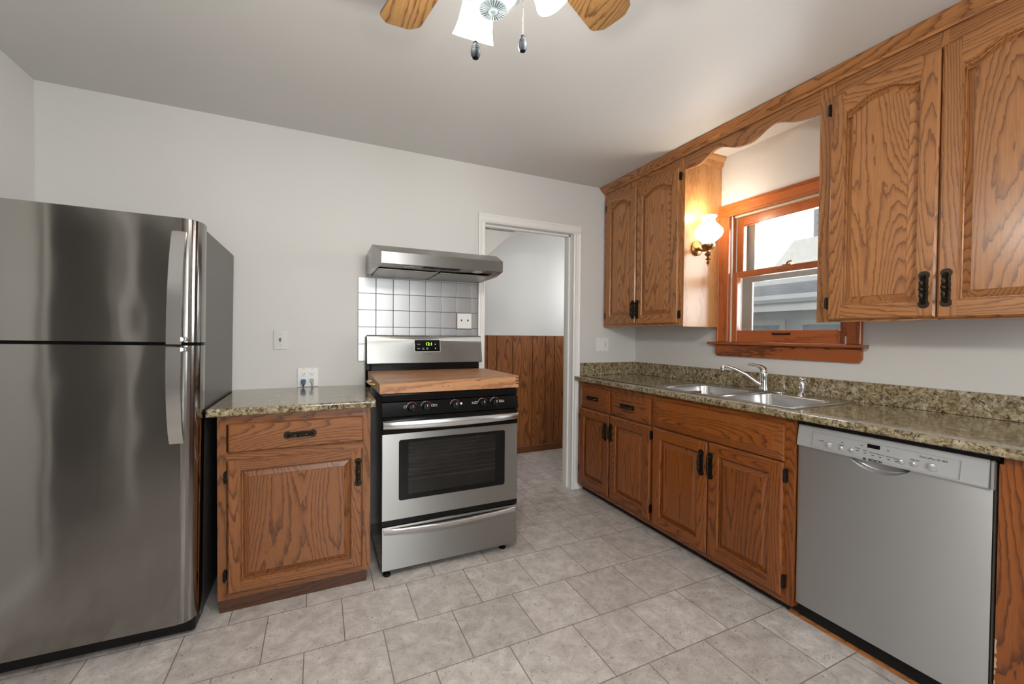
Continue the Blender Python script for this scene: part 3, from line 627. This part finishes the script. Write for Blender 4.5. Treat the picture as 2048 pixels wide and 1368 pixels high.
b = MB(); b.lathe([(.035, .009), (.036, .022), (.052, .034), (.076, .056), (.086, .080), (.082, .100), (.064, .122), (.046, .140), (.037, .155), (.035, .166), (.041, .178), (.048, .186), (.0475, .186)], (0, -.093, .002), seg=48, cap=False, fl=lambda a, k: .04*math.cos(9*a) if k >= 10 else (.03*math.cos(16*a) if k < 1 else 0)); b.build('glass_shade', sconce_e, t, 'glowing white milk glass shade', 50)
l = bpy.data.lights.new('sconce_bulb', 'POINT'); l.energy = 3.2; l.color = (1, .87, .68); l.shadow_soft_size = .03
lo = bpy.data.objects.new('sconce_bulb', l); C.objects.link(lo); lo.location = (-.232, -.927, 2.03)

# ------------------------------------------------------------------ range
t = thing('kitchen_range', 'freestanding stainless and black gas range with backguard and clock', 'range', (-1.83, 0, 0))
X = lambda x: x+1.83
A, B = X(-2.208), X(-1.450); YF = -.640
b = MB(); b.box(A+.002, A+.05, YF, -.05, .035, .905); b.box(B-.05, B-.002, YF, -.05, .035, .905); b.box(A+.05, B-.05, YF, -.05, .035, .36); b.box(A+.05, B-.05, YF, -.05, .74, .905); b.box(A+.05, B-.05, -.10, -.05, .36, .74); b.box(A, B, YF-.012, -.05, .893, .935, 0, .006, 2); b.build('body', black, t)
b = MB(); b.box(A+.002, B-.002, YF-.024, YF-.0003, .034, .259, 0, .004, 2)
b.build('storage_drawer', steel_m, t); dr = t.children[-1]
N = 24; R = []
for i in range(N+1):
    s = i/N; x = A+.012+(B-A-.024)*s; bow = (1-(2*s-1)**2); y = YF-.024
    zt = .247; 
    R.append([(x, y+.002, zt+.004), (x, y-.004-.026*bow, zt+.002), (x, y-.006-.030*bow, zt-.006), (x, y-.004-.022*bow, zt-.020-.006*bow), (x, y+.002, zt-.030-.028*bow)])
b = MB(); b.loft(R, 0); b.build('drawer_handle', steel_b, dr, 'bowed bright drawer lip', 60)
# oven door: frame with window
b = MB(); d0, d1, z0, z1 = A+.001, B-.001, .2935, .8165; g0, g1, h0, h1 = X(-2.123), X(-1.532), .388, .699; yb, yd = YF-.0005, YF-.027
b.box(d0, g0+.02, yd, yb, z0, .7315, 0, .003, sel=lambda c: c.x < d0+.001); b.box(g1-.02, d1, yd, yb, z0, .7315, 0, .003, sel=lambda c: c.x > d1-.001); b.box(g0+.02, g1-.02, yd, yb, z0, h0+.015, 0); b.box(g0+.02, g1-.02, yd, yb, h1-.012, .7315, 0)
b.box(d0, d1, yd, yb, .7316, z1, 1, .004)
b.box(d0, d1, yd+.004, yb, .2640, z0-.0002, 1)
b.build('oven_door', [steel_m, black], t); od = t.children[-1]
def frame_ring(b, o0, o1, y, th, mi=0):
    n = len(o0); b.loft([[(p[0], y+th, p[1]) for p in o0], [(p[0], y, p[1]) for p in o0], [(p[0], y, p[1]) for p in o1], [(p[0], y+th, p[1]) for p in o1]], mi, False, False)
b = MB(); i0, i1, k0, k1 = X(-2.075), X(-1.587), .412, .684
frame_ring(b, rrect(g0, g1, h0, h1, .012), rrect(i0, i1, k0, k1, .012), yd-.0012, .004); b.build('window_border', glassb, od, 'black glass border')
b = MB(); b.box(i0-.004, i1+.004, yd+.0005, yd+.003, k0-.004, k1+.004); b.build('oven_window', smoke, od, 'smoked oven window')
b = MB()
for z in (.475, .585):
    for y in (-.615, -.55, -.48, -.40, -.32, -.24): b.tube([(A+.06, y+.0, z), (B-.06, y, z)], .0034, 6)
    b.tube([(A+.06, -.60, z-.012), (B-.06, -.60, z-.012)], .003, 6)
b.build('oven_rack', rack_m, t, 'wire oven racks')
b = MB(); b.box(A+.0505, A+.0515, YF+.01, -.101, .361, .739); b.box(B-.0515, B-.0505, YF+.01, -.101, .361, .739); b.box(A+.0515, B-.0515, -.102, -.101, .361, .739); b.box(A+.0515, B-.0515, YF+.01, -.102, .3605, .3615); b.build('oven_lining', plain('oven_enamel', (.17, .16, .15), .5), t)
N = 28; R = []
for i in range(N+1):
    s = i/N; x = A+.006+(B-A-.012)*s; bow = (1-(2*s-1)**2)**.8; y = yd
    zc_, hh = .779, .0165+.005*bow
    R.append([(x, y+.001, zc_+hh), (x, y-.014-.030*bow, zc_+hh-.001), (x, y-.020-.032*bow, zc_), (x, y-.014-.030*bow, zc_-hh+.001), (x, y+.001, zc_-hh)])
b = MB(); b.loft(R, 0); b.build('oven_handle', steel_b, od, 'bowed bright oven handle', 60)
b = MB(); b.prism([(YF-.0003, .8185), (YF-.027, .8195), (YF-.022, .8915), (YF-.0125, .8925), (YF-.0003, .8925)], 'x', A, B, 0, .002, 1); b.build('control_panel', black, t); cpn = t.children[-1]
for kx in (-2.058, -1.984, -1.827, -1.669, -1.596):
    b = MB(); o = (X(kx), YF-.0245, .862)
    b.lathe([(.0225, 0), (.0225, .004), (.019, .007), (.0165, .020), (.015, .024), (.002, .025)], o, (0, -1, .05), 28)
    b.box(X(kx)-.005, X(kx)+.005, YF-.058, YF-.045, .8435, .8790, 0, .003)
    b.box(X(kx)-.0012, X(kx)+.0012, YF-.0592, YF-.0578, .866, .878, 1)
    for q in range(5):
        a = math.radians(30+q*14); b.box(X(kx)+.027*math.cos(a)-.001, X(kx)+.027*math.cos(a)+.001, YF-.0262, YF-.0238, .862+.027*math.sin(a)-.002, .862+.027*math.sin(a)+.002, 2)
    for q in range(5):
        a = math.radians(100+q*16); b.box(X(kx)+.027*math.cos(a)-.001, X(kx)+.027*math.cos(a)+.001, YF-.0262, YF-.0238, .862+.027*math.sin(a)-.002, .862+.027*math.sin(a)+.002, 1)
    b.build('knob', [blackm, inkw, redp], cpn, ang=40)
for kx, s in ((-2.092, 'L'), (-1.950, 'R'), (-1.706, 'L'), (-1.562, 'R'), (-1.792, 'O')):
    b = MB(); x = X(kx); y = YF-.0246; z = .866
    if s == 'O': b.lathe([(.006, 0), (.006, .001), (.001, .001)], (x, y, z), (0, -1, 0), 16, 0)
    else:
        for q in ((-.006, .006, .0045, .006), (-.006, .006, -.006, -.0045), (-.006, -.0045, -.006, .006), (.0045, .006, -.006, .006)): b.box(x+q[0], x+q[1], y-.0008, y+.0005, z+q[2], z+q[3])
        if kx != -2.092:
            xx = x+.017 if s == 'R' else x-.016
            b.text('Front' if kx in (-1.950, -1.706) else 'Rear', xx, y-.0004, z+.003, .0075); b.text('Burner', xx, y-.0004, z-.004, .0065)
    b.build('panel_marking', inkw, cpn, smooth=False)
b = MB(); gA, gB = X(-2.226), X(-1.462)
b.box(gA, gB, -.050, -.0095, .90, 1.225, 0, .004); b.box(gA+.03, gB-.03, -.098, -.050, .936, 1.048, 0); b.build('backguard_core', black, t)
prof = [(-.0505, 1.232), (-.003, 1.232), (-.003, 1.226), (-.0505, 1.226), (-.0505, 1.060), (-.095, 1.049), (-.101, 1.053), (-.092, 1.090), (-.072, 1.226), (-.062, 1.232)]
b = MB(); b.prism([(-.0515, 1.060), (-.094, 1.049), (-.101, 1.053), (-.094, 1.092), (-.072, 1.226), (-.064, 1.232), (-.0515, 1.232)], 'x', gA+.004, gB+.004, 0, .0015, 1); b.build('backguard', steel_m, t, ang=12); bg_ = t.children[-1]
def bgy(z): return -.094+(z-1.092)*(.022/.134)
def bgM(b): b.M = Matrix.Translation((0, bgy(1.165), 1.165)) @ Matrix.Rotation(-math.atan(.022/.134), 4, 'X'); return b
b = bgM(MB()); q0, q1 = X(-1.924), X(-1.756)
b.prism(rrect(q0-.003, q1+.003, -.0415, .0405, .008), 'y', -.0012, .002, 1); b.prism(rrect(q0, q1, -.0385, .0375, .006), 'y', -.0022, .002, 0)
b.build('clock_panel', [glassb, silver], bg_)
b = bgM(MB()); xm = X(-1.840)
b.text('12:1', xm+.010, -.0026, .010, .028, 0, 'CENTER', .0003); b.build('clock_digits', green, bg_, 'glowing green digits', smooth=False); b = bgM(MB())
b.bm.free()
for w, x, z, h in (('Bake', .026, .009, .0085), ('Broil', .026, -.021, .0085), ('Set\nClock', .056, -.021, .0075), ('Start\nOff', .082, -.021, .0075)):
    b = bgM(MB()); b.text(w, q0+x, -.0026, z, h); b.build('printed_word', inkw, bg_, smooth=False)
for tri in ([(q1-.036, .006), (q1-.026, .006), (q1-.031, .013)], [(q1-.036, -.016), (q1-.031, -.024), (q1-.026, -.016)]):
    b = bgM(MB()); b.prism(tri, 'y', -.0028, -.002); b.build('arrow_mark', inkw, bg_, smooth=False)
b = bgM(MB())
b.text('FRIGIDAIRE', xm, -.0004, -.056, .0125, 2)
b.build('brand_lettering', [green, inkw, ink], bg_, smooth=False)
for fx, fy in ((-2.176, -.668+.03), (-1.523, -.655+.03), (-2.176, -.12), (-1.49, -.12)):
    b = MB(); b.lathe([(.018, .0), (.020, .004), (.020, .008), (.013, .014), (.006, .017), (.006, .0345)], (X(fx), fy, 0), seg=18); b.build('foot', blackm, t, ang=40)
l = b = None

# cutting board stove cover
t = thing('stove_cover_board', 'thick butcher block noodle board covering the range top', 'cutting board', (-1.83, -.38, .937))
def brd(x): return x+1.83
b = MB(); n = 11; y0, y1 = -.664, -.105; x0, x1 = -2.217, -1.447
for i in range(n):
    a0, a1 = y0+.020+(y1-y0-.020)*i/n, y0+.020+(y1-y0-.020)*(i+1)/n; tl0 = .986-.937+(.022)*(a0-y0)/(y1-y0); tl1 = .986-.937+.022*(a1-y0)/(y1-y0); tr = .0690
    tt = bmesh.new(); vs = [tt.verts.new(p) for p in ((brd(x0), a0+.38, .001), (brd(x1), a0+.38, .001), (brd(x1), a1+.38, .001), (brd(x0), a1+.38, .001), (brd(x0), a0+.38, tl0), (brd(x1), a0+.38, tr), (brd(x1), a1+.38, tr), (brd(x0), a1+.38, tl1))]
    for f in ((0, 3, 2, 1), (4, 5, 6, 7), (0, 1, 5, 4), (1, 2, 6, 5), (2, 3, 7, 6), (3, 0, 4, 7)): tt.faces.new([vs[k] for k in f])
    b.merge(tt)
b.build('planks', butcher, t)
b = MB(); tt = bmesh.new(); a0, a1 = y0, y0+.0198
vs = [tt.verts.new(p) for p in ((brd(x0), a0+.38, .001), (brd(x1), a0+.38, .001), (brd(x1), a1+.38, .001), (brd(x0), a1+.38, .001), (brd(x0), a0+.38, .0485), (brd(x1), a0+.38, .0690), (brd(x1), a1+.38, .0690), (brd(x0), a1+.38, .0490))]
for f in ((0, 3, 2, 1), (4, 5, 6, 7), (0, 1, 5, 4), (1, 2, 6, 5), (2, 3, 7, 6), (3, 0, 4, 7)): tt.faces.new([vs[k] for k in f])
b.merge(tt); b.build('front_rail', butcher, t)
wal = plain('dark_walnut', (.05, .02, .01), .5)
for x in (-1.895, -1.862, -1.830): b = MB(); b.lathe([(.0028, 0), (.0028, .0006)], (brd(x), y0+.38, .028), (0, -1, 0), 10); b.build('screw_plug', wal, t, 'dark round plug')
for zz_ in (.020, .036, .052): b = MB(); b.box(brd(x1)-.018, brd(x1)+.0004, y0+.3796, y0+.399, zz_, zz_+.007); b.build('joint_finger', wal, t, 'dark joint finger')
b = MB(); hx = brd(x0)
b.tube([(hx, -.30+.38, .028), (hx-.022, -.30+.38, .030), (hx-.026, -.32+.38, .030), (hx-.026, -.44+.38, .030), (hx-.022, -.46+.38, .030), (hx, -.46+.38, .028)], .0048, 10); b.build('side_handle', brass, t, 'brass side handle', 50)

# ------------------------------------------------------------------ range hood
t = thing('range_hood', 'stainless under cabinet style range hood mounted on the wall above the range', 'range hood', (-1.838, 0, 1.61))
X = lambda x: x+1.838
def hz(z): return z-1.61
xl, xr = X(-2.219), X(-1.453); fl, fr_ = X(-2.190), X(-1.481); yk, yl = -.335, -.502
def plan(z, yback=-.0008): return None
v = {}
tt = bmesh.new()
P = {'a': (xl, -.0008, hz(1.745)), 'b': (xl, yk, hz(1.748)), 'c': (fl, yl, hz(1.684)), 'd': (fr_, yl, hz(1.684)), 'e': (xr, yk, hz(1.748)), 'f': (xr, -.0008, hz(1.745)),
     'A': (xl, -.0008, hz(1.610)), 'B': (xl, yk, hz(1.612)), 'C': (fl, yl, hz(1.622)), 'D': (fr_, yl, hz(1.622)), 'E': (xr, yk, hz(1.612)), 'F': (xr, -.0008, hz(1.610))}
V = {k: tt.verts.new(p) for k, p in P.items()}
q = .018
I = {'A': (xl+q, -.02, hz(1.610)), 'B': (xl+q, yk, hz(1.612)), 'C': (fl+q, yl+q, hz(1.6205)), 'D': (fr_-q, yl+q, hz(1.6205)), 'E': (xr-q, yk, hz(1.612)), 'F': (xr-q, -.02, hz(1.610))}
VI = {k: tt.verts.new(p) for k, p in I.items()}; VR = {k: tt.verts.new((p[0], p[1], p[2]+.004)) for k, p in I.items()}
for f in ('abBA', 'bcCB', 'cdDC', 'deED', 'efFE', 'faAF', 'bcde', 'abef'): tt.faces.new([V[k] for k in f])
ks = 'ABCDEF'
for k, k2 in zip(ks, ks[1:]+ks[0]): tt.faces.new((V[k], V[k2], VI[k2], VI[k])); tt.faces.new((VI[k], VI[k2], VR[k2], VR[k]))
tt.faces.new([VR[k] for k in ks])
b = MB(); b.merge(tt); b.build('hood_shell', hood_m, t, ang=10)
xm = (xl+xr)/2
for s in (-1, 1):
    b = MB(); x0, x1 = (xl+.03, xm-.006) if s < 0 else (xm+.006, xr-.03)
    b.box(x0, x1, -.36, -.03, hz(1.6075), hz(1.6135), 0, .002); b.build('grease_filter', steel('filter_mesh', (.42, .41, .38), .4), t)
for x in (X(-2.03), X(-1.62)):
    b = MB(); b.lathe([(.032, 0), (.032, .003), (.024, .004), (.024, .0)], (x, -.425, hz(1.6225)), (0, 0, -1), 24); b.box(x-.04, x+.04, -.372, -.366, hz(1.6115), hz(1.6125), 1); b.build('hood_lamp', [plain('hood_lens', (.75, .73, .68), .3), dark], t)
b = MB(); b.box(X(-1.955), X(-1.735), -.468, -.418, hz(1.6185), hz(1.6245), 0, .002)
for i in range(3): b.box(X(-1.91+.06*i), X(-1.885+.06*i), -.450, -.435, hz(1.6165), hz(1.6185))
b.build('control_strip', blackm, t, 'black switch strip')

# steel tiles behind the range
b = MB(); x0 = -2.2685; cols = [x0, -2.159, -2.050, -1.944, -1.836, -1.727, -1.618, -1.508, -1.4585]; rows = [1.606, 1.500, 1.394, 1.284, 1.174, 1.064]
for i in range(8):
    for j in range(5):
        if j == 0 and False: continue
        b.box(cols[i]+.0008, cols[i+1]-.0008, -.008, -.0008, rows[j+1]+.0008, rows[j]-.0008 - (.0 if j else .004), 0, .0025, 2, sel=lambda c: c.y < -.0079)
b.box(x0, -1.4585, -.0030, -.0006, 1.064, 1.602, 1)
o = tag(b.build('steel_tile_backsplash', [tile_m, plain('tile_gap', (.10, .10, .095), .6)]), 'brushed stainless square tile panel on the wall behind the range', 'backsplash')

# ------------------------------------------------------------------ refrigerator (leans a hair to the right)
t = thing('refrigerator', 'large stainless top freezer refrigerator with bowed handles at the left wall', 'refrigerator', (-2.947, 0, 0)); t.rotation_euler = (0, .0135, 0)
b = MB(); b.box(-.765, -.004, -.668, -.03, .03, 1.676, 0, .006, 2); b.build('case', side_m, t)
b = MB(); b.box(-.76, -.010, -.735, -.66, .012, .066, 0, .012, 3, sel=lambda c: c.x > -.011 and c.y < -.7); b.box(-.75, -.01, -.66, -.60, .012, .0295); b.build('toe_grille', blackm, t, 'black toe grille')
def fdoor(z0, z1):
    pts = [(-.765, -.672), (-.765, -.775), (-.060, -.777), (-.056, -.7735), (-.052, -.7745)]
    for i in range(9):
        a = PI/2*i/8; pts.append((-.048+.048*math.sin(a), -.695-.079*math.cos(a)))
    pts += [(0, -.672)]
    b = MB(); b.prism(pts, 'z', z0, z1, 0); return b.build('door', fridge_m, t, ang=14)
du = fdoor(1.199, 1.690); dl = fdoor(.070, 1.186)
b = MB(); b.box(-.76, -.006, -.690, -.669, .075, 1.682); b.build('door_gasket', blackm, t, 'black gasket')
def fhandle(pts, d, bz):
    b = MB(); b.tube([(-.066, -.777-o_, z) for z, o_ in pts], [(.0225, .0065)]*len(pts), sq=(1, 0, 0)); 
    b.box(-.050, -.030, -.830, -.776, bz-.008, bz+.008, 0, .003); b.box(-.066, -.040, -.836, -.822, bz-.007, bz+.007); return b.build('handle', steel_b, d, 'bowed steel handle', 30)
fhandle([(1.632, .003), (1.620, .010), (1.59, .020), (1.54, .032), (1.48, .043), (1.40, .053), (1.32, .059), (1.25, .061), (1.192, .060)], du, 1.212)
fhandle([(1.182, .060), (1.12, .062), (1.05, .060), (.98, .053), (.91, .042), (.86, .030), (.82, .016), (.802, .006)], dl, 1.172)
for x, y in ((-.06, -.66), (-.70, -.66), (-.06, -.08), (-.70, -.08)):
    b = MB(); b.lathe([(.018, -.0), (.018, .012), (.008, .013), (.008, .03)], (x, y, .0003 - 0*x), seg=14); b.build('foot', blackm, t)

# ------------------------------------------------------------------ switches and outlets
def plate(b, w, h, mi=0): b.box(-w/2, w/2, -.0068, -.0006, -h/2, h/2, mi, .0035, 2, sel=lambda c: c.y < -.0065)
def toggle(b, x, mi=1): b.box(x-.0055, x+.0055, -.0078, -.0066, -.012, .012, mi); b.M = b.M @ Matrix.Translation((x, -.0075, 0)) @ Matrix.Rotation(math.radians(-35), 4, 'X'); b.box(-.0035, .0035, -.014, 0, -.004, .004, mi, .001); b.M = Matrix()
def screws(b, xs, z, mi=2):
    for x in xs:
        for s in (-1, 1): b.lathe([(.0025, 0), (.0025, .0006)], (x, -.0068, s*z), (0, -1, 0), 10, mi)
t = thing('light_switch', 'single toggle light switch plate on the wall right of the refrigerator', 'switch', (-2.702, 0, 1.199))
b = MB(); plate(b, .071, .114); screws(b, [0], .030, 1); b.build('cover_plate', [offw, grey], t)
b = MB(); toggle(b, 0, 0); b.build('toggle', plain('grey_toggle', (.20, .19, .18), .4), t, 'grey toggle')
t = thing('wall_outlet', 'double outlet plate with two plugs just above the short granite counter', 'outlet', (-2.555, 0, .9715))
b = MB(); plate(b, .114, .114); screws(b, [-.023, .023], .051, 1)
b.build('cover_plate', [white, grey], t)
b = MB()
for x in (-.023, .023):
    b.prism([(x+p[0], p[1]) for p in rrect(-.0165, .0165, -.034, .034, .003)], 'y', -.0085, -.0066, 0)
    for z in (.019, -.019):
        b.box(x-.0075, x-.005, -.0089, -.0084, z-.001, z+.007, 1); b.box(x+.005, x+.0075, -.0089, -.0084, z-.001, z+.007, 1); b.lathe([(.0025, 0), (.0025, .0005)], (x, -.0085, z-.008), (0, -1, 0), 10, 1)
b.build('receptacle', [white, plain('slot_black', (.01, .01, .01), .5)], t)
b = MB(); b.prism([(-.013, .0), (-.008, .006), (.008, .006), (.013, 0), (.013, -.014), (.008, -.026), (-.008, -.026), (-.013, -.014)], 'y', -.030, -.0004, 0, .002); b.tube([(0, -.022, -.024), (0, -.024, -.032), (0, -.022, -.0372)], .0045, 8); 
o = tag(b.build('power_plug', blue), 'blue plug in the left socket of the double outlet', 'plug'); o.location = (-2.578, -.0090, .956)
b = MB(); b.prism([(-.012, .002), (-.008, .008), (.008, .008), (.012, .002), (.010, -.010), (-.010, -.010)], 'y', -.022, -.0004, 0, .002); b.tube([(0, -.012, -.008), (.003, -.018, -.024), (.004, -.020, -.0366)], .0055, 8); 
o = tag(b.build('power_plug', plain('grey_plug', (.40, .40, .38), .4)), 'grey plug in the right socket of the double outlet', 'plug'); o.location = (-2.532, -.0090, .956)
t = thing('double_switch', 'chrome edged double toggle switch plate on the steel tiles', 'switch', (-1.561, -.0078, 1.336))
b = MB(); b.box(-.058, .058, -.0045, -.0004, -.059, .059, 1, .002); b.box(-.052, .052, -.0080, -.0045, -.052, .052, 0, .002, 2); screws(b, [-.023, .023], .030, 2)
b.M = Matrix(); b.build('cover_plate', [white, chrome, plain('screw_dark', (.05, .05, .05), .4)], t)
tgm = plain('brown_toggle', (.02, .014, .01), .4)
for x in (-.023, .023): b = MB(); toggle(b, x, 0); b.build('toggle', tgm, t, 'dark brown toggle')
t = thing('switch_and_outlet', 'white combination plate with rocker switch and outlet beside the corner wall cabinet', 'switch', (-.353, 0, 1.168))
b = MB(); plate(b, .117, .117); screws(b, [-.023, .023], .049, 1); b.build('cover_plate', [white, grey], t)
b = MB(); b.box(-.040, -.007, -.0085, -.0066, -.034, .034, 0, .001); b.box(-.0375, -.0095, -.0105, -.0084, -.031, .031, 0, .001); b.build('rocker', white, t)
b = MB(); b.box(.007, .040, -.0085, -.0066, -.034, .034, 0, .001)
for z in (.019, -.019): b.box(.0165, .0185, -.0089, -.0084, z-.001, z+.006, 1); b.box(.0285, .0305, -.0089, -.0084, z-.001, z+.006, 1); b.lathe([(.0025, 0), (.0025, .0005)], (.0235, -.0085, z-.008), (0, -1, 0), 10, 1)
b.box(.019, .028, -.0092, -.0084, .0015, .0055, 1); b.box(.019, .028, -.0092, -.0084, -.0055, -.0015, 1); b.build('receptacle', [white, plain('button_black', (.015, .015, .015), .5)], t)
b = MB(); b.box(-.010, .004, -1.604, -1.588, 1.2062, 1.248, 0, .003, 2); tag(b.build('window_sensor', white), 'small white sensor at the right end of the window sill', 'sensor')

# ------------------------------------------------------------------ ceiling fan
FC = CAM + Vector((math.sin(YAW), math.cos(YAW), 0))*.875 + Vector((math.cos(YAW), -math.sin(YAW), 0))*-.045
t = thing('ceiling_fan', 'oak bladed ceiling fan with lit frosted glass shades and pull chains', 'ceiling fan', (FC.x, FC.y, HC-.0008))
def fz(z): return z-HC+.0008
def adir(a): a = math.radians(a)+YAW; return Vector((math.sin(a), math.cos(a), 0))
b = MB(); b.lathe([(.070, 0), (.070, -.02), (.055, -.05), (.020, -.065)][::-1]); b.build('canopy', kit_w, t, ang=40)
b = MB(); b.lathe([(.011, fz(2.28)), (.011, -.06)]); b.build('downrod', kit_w, t, ang=40)
b = MB(); b.lathe([(.05, fz(2.135)), (.085, fz(2.15)), (.115, fz(2.18)), (.118, fz(2.23)), (.10, fz(2.27)), (.04, fz(2.295))], seg=36); b.build('motor_housing', kit_w, t, ang=40)
for k in range(5):
    dv = adir((-36.5, 40.5, 113, 184, 253)[k]); yawb = math.atan2(dv.y, dv.x)-PI/2
    M = Matrix.Translation((0, 0, fz(2.198))) @ Matrix.Rotation(yawb, 4, 'Z') @ Matrix.Rotation(math.radians(-9), 4, 'Y')
    R0, R1 = .175, .538
    ol = [(-.046, R0), (-.054, R0+.04), (-.066, R1-.034), (-.062, R1-.022), (-.040, R1-.003), (-.030, R1), (.030, R1), (.040, R1-.003), (.062, R1-.022), (.066, R1-.034), (.054, R0+.04), (.046, R0)]
    b = MB(); b.M = M; b.prism(ol, 'z', -.003, .003, 0, .001, 1); bl = b.build('blade', blade_m, t)
    b = MB(); b.M = M; b.prism([(-.016, .10), (.016, .10), (.03, .20), (.03, .235), (-.03, .235), (-.03, .20)], 'z', -.0075, -.0035); b.build('blade_iron', kit_w, bl)
b = MB(); b.lathe([(.028, fz(1.9155)), (.031, fz(1.9175)), (.033, fz(1.926)), (.056, fz(1.945)), (.060, fz(1.955)), (.058, fz(2.00)), (.05, fz(2.05)), (.04, fz(2.136))], seg=40); b.build('switch_housing', kit_w, t, ang=40); shs = t.children[-1]
b = MB(); b.lathe([(.002, fz(1.909)), (.006, fz(1.909)), (.012, fz(1.9125)), (.029, fz(1.914)), (.030, fz(1.9153))], seg=72, fl=lambda a, k: 0)
for i in range(28):
    a = 2*PI*i/28; ca, sa = math.cos(a), math.sin(a); b.tube([(.012*ca, .012*sa, fz(1.912)), (.0275*ca, .0275*sa, fz(1.9135))], .0009, 5)
b.build('pressed_glass_cap', mint, shs)
for a in (-24, 98, 218):
    dv = adir(a); tilt = math.radians(35); ax = (dv*math.sin(tilt) + Vector((0, 0, -math.cos(tilt)))).normalized()
    o = dv*.062 + Vector((0, 0, fz(2.036)))
    b = MB(); b.tube([dv*.045+Vector((0, 0, fz(2.03))), o+ax*.005], .014, 12); b.lathe([(.020, 0), (.024, .02), (.024, .03)], o, ax); b.build('lamp_holder', kit_w, t, ang=40)
    b = MB(); b.lathe([(.026, .012), (.031, .03), (.035, .05), (.038, .075), (.041, .095), (.046, .112), (.0495, .120), (.048, .1205), (.043, .108), (.036, .07), (.029, .04)], o, ax, 36, cap=False); b.build('lamp_shade', shade_e, t, 'glowing frosted glass shade', 50)
    l = bpy.data.lights.new('fan_bulb', 'POINT'); l.energy = 12.0; l.color = (1, .95, .87); l.shadow_soft_size = .035
    lo = bpy.data.objects.new('fan_bulb', l); C.objects.link(lo); lo.location = Vector((FC.x, FC.y, HC)) + o + ax*.17
for lat, dep, zb in ((-.032, -.045, 1.800), (.062, .012, 1.853)):
    p0 = Vector((math.sin(YAW), math.cos(YAW), 0))*dep + Vector((math.cos(YAW), -math.sin(YAW), 0))*lat
    b = MB(); z = zb+.020
    while z < 1.955: b.ball((p0.x, p0.y, fz(z)), .00135, 0, 8, 6); z += .0034
    b.tube([(p0.x, p0.y, fz(zb+.018)), (p0.x, p0.y, fz(1.955))], .0004, 5); b.tube([(p0.x*.8, p0.y*.8, fz(1.953)), (p0.x, p0.y, fz(1.953))], .002, 6)
    pc = b.build('pull_chain', plain('chain_metal', (.12, .12, .11), .3, 1), t, ang=50)
    b = MB(); b.lathe([(.0008, -.0165), (.0060, -.0145), (.0090, -.009), (.0098, -.003), (.0095, .0008), (.0088, .0012), (.0094, .0018), (.0088, .004), (.0082, .0044), (.0086, .005), (.0076, .0085), (.0052, .0125), (.0046, .014), (.0056, .0155), (.0032, .0185), (.0010, .021)], (p0.x, p0.y, fz(zb)), seg=24)
    b.build('pull_bob', plain('dark_bob', (.008, .010, .013), .6, 0, .12), pc, 'dark wooden pull bob', 40)

# ------------------------------------------------------------------ outside: the house next door
t = thing('neighbor_house', 'white sided house with grey roof and gutter seen through the kitchen window', 'house', (3.0, -1.5, -.6))
def nb(name, fn, m, ang=30):
    b = MB(); b.M = Matrix.Translation((-3.0, 1.5, .6)); fn(b); return b.build(name, m, t, None, ang)
nb('lower_wall', lambda b: b.box(3.0, 3.2, -6, 4, -.6, 1.80), siding)
nb('eave', lambda b: (b.box(2.62, 3.0, -6, 4, 1.58, 1.61), b.box(2.60, 2.62, -6, 4, 1.56, 1.66)), siding)
nb('gutter', lambda b: b.prism([(2.53, 1.752), (2.60, 1.752), (2.60, 1.660), (2.56, 1.660), (2.53, 1.70)], 'y', -6, 4), plain('white_gutter', (.8, .82, .83), .4))
nb('roof', lambda b: b.prism([(2.56, 1.748), (4.4, 2.36), (4.4, 2.26), (2.62, 1.65)], 'y', -6, 4), roof_m)
def upper_w(b):
    z = 2.3
    while z < 5.2: b.prism([(4.4, z), (4.385, z), (4.398, z+.118), (4.4, z+.118)], 'y', 1.10, 6); b.prism([(1.06, z), (1.045, z), (1.058, z+.118), (1.06, z+.118)], 'x', 4.46, 9); z += .12
    b.box(4.4, 9, 1.06, 6, 2.2, 5.2); b.box(4.378, 4.46, 1.038, 1.12, 2.2, 5.2)
nb('upper_wall', upper_w, siding)
nb('shaded_siding_block', lambda b: b.prism([(1.42, 2.32), (1.10, 2.70), (.6, 2.70), (.6, 2.32)], 'x', 4.0, 4.376), roof_m)  # grey block puts the shaded patch of siding into shape and colour
for y0, y1 in ((.57, 1.40), (-.45, .42)):
    w_ = nb('window', lambda b: (b.box(2.97, 3.0, y0, y0+.07, .5, 1.40), b.box(2.97, 3.0, y1-.07, y1, .5, 1.40), b.box(2.97, 3.0, y0, y1, 1.40, 1.47), b.box(2.97, 3.0, y0, y1, .5, .57)), trim_m)
    def cur(b):
        n = 24; b.loft([[(2.993+.004*math.sin(i*1.7), y0+.07+(y1-y0-.14)*i/n, z) for i in range(n+1)] for z in (.57, 1.40)], 0, closed=False)
    g = nb('curtain', cur, curtain_m); g.parent = w_
struct(MB().box(.56, 9, -9, 9, -.75, -.62).build('floor_outside', plain('pale_gravel', (.30, .31, .28), .9)))
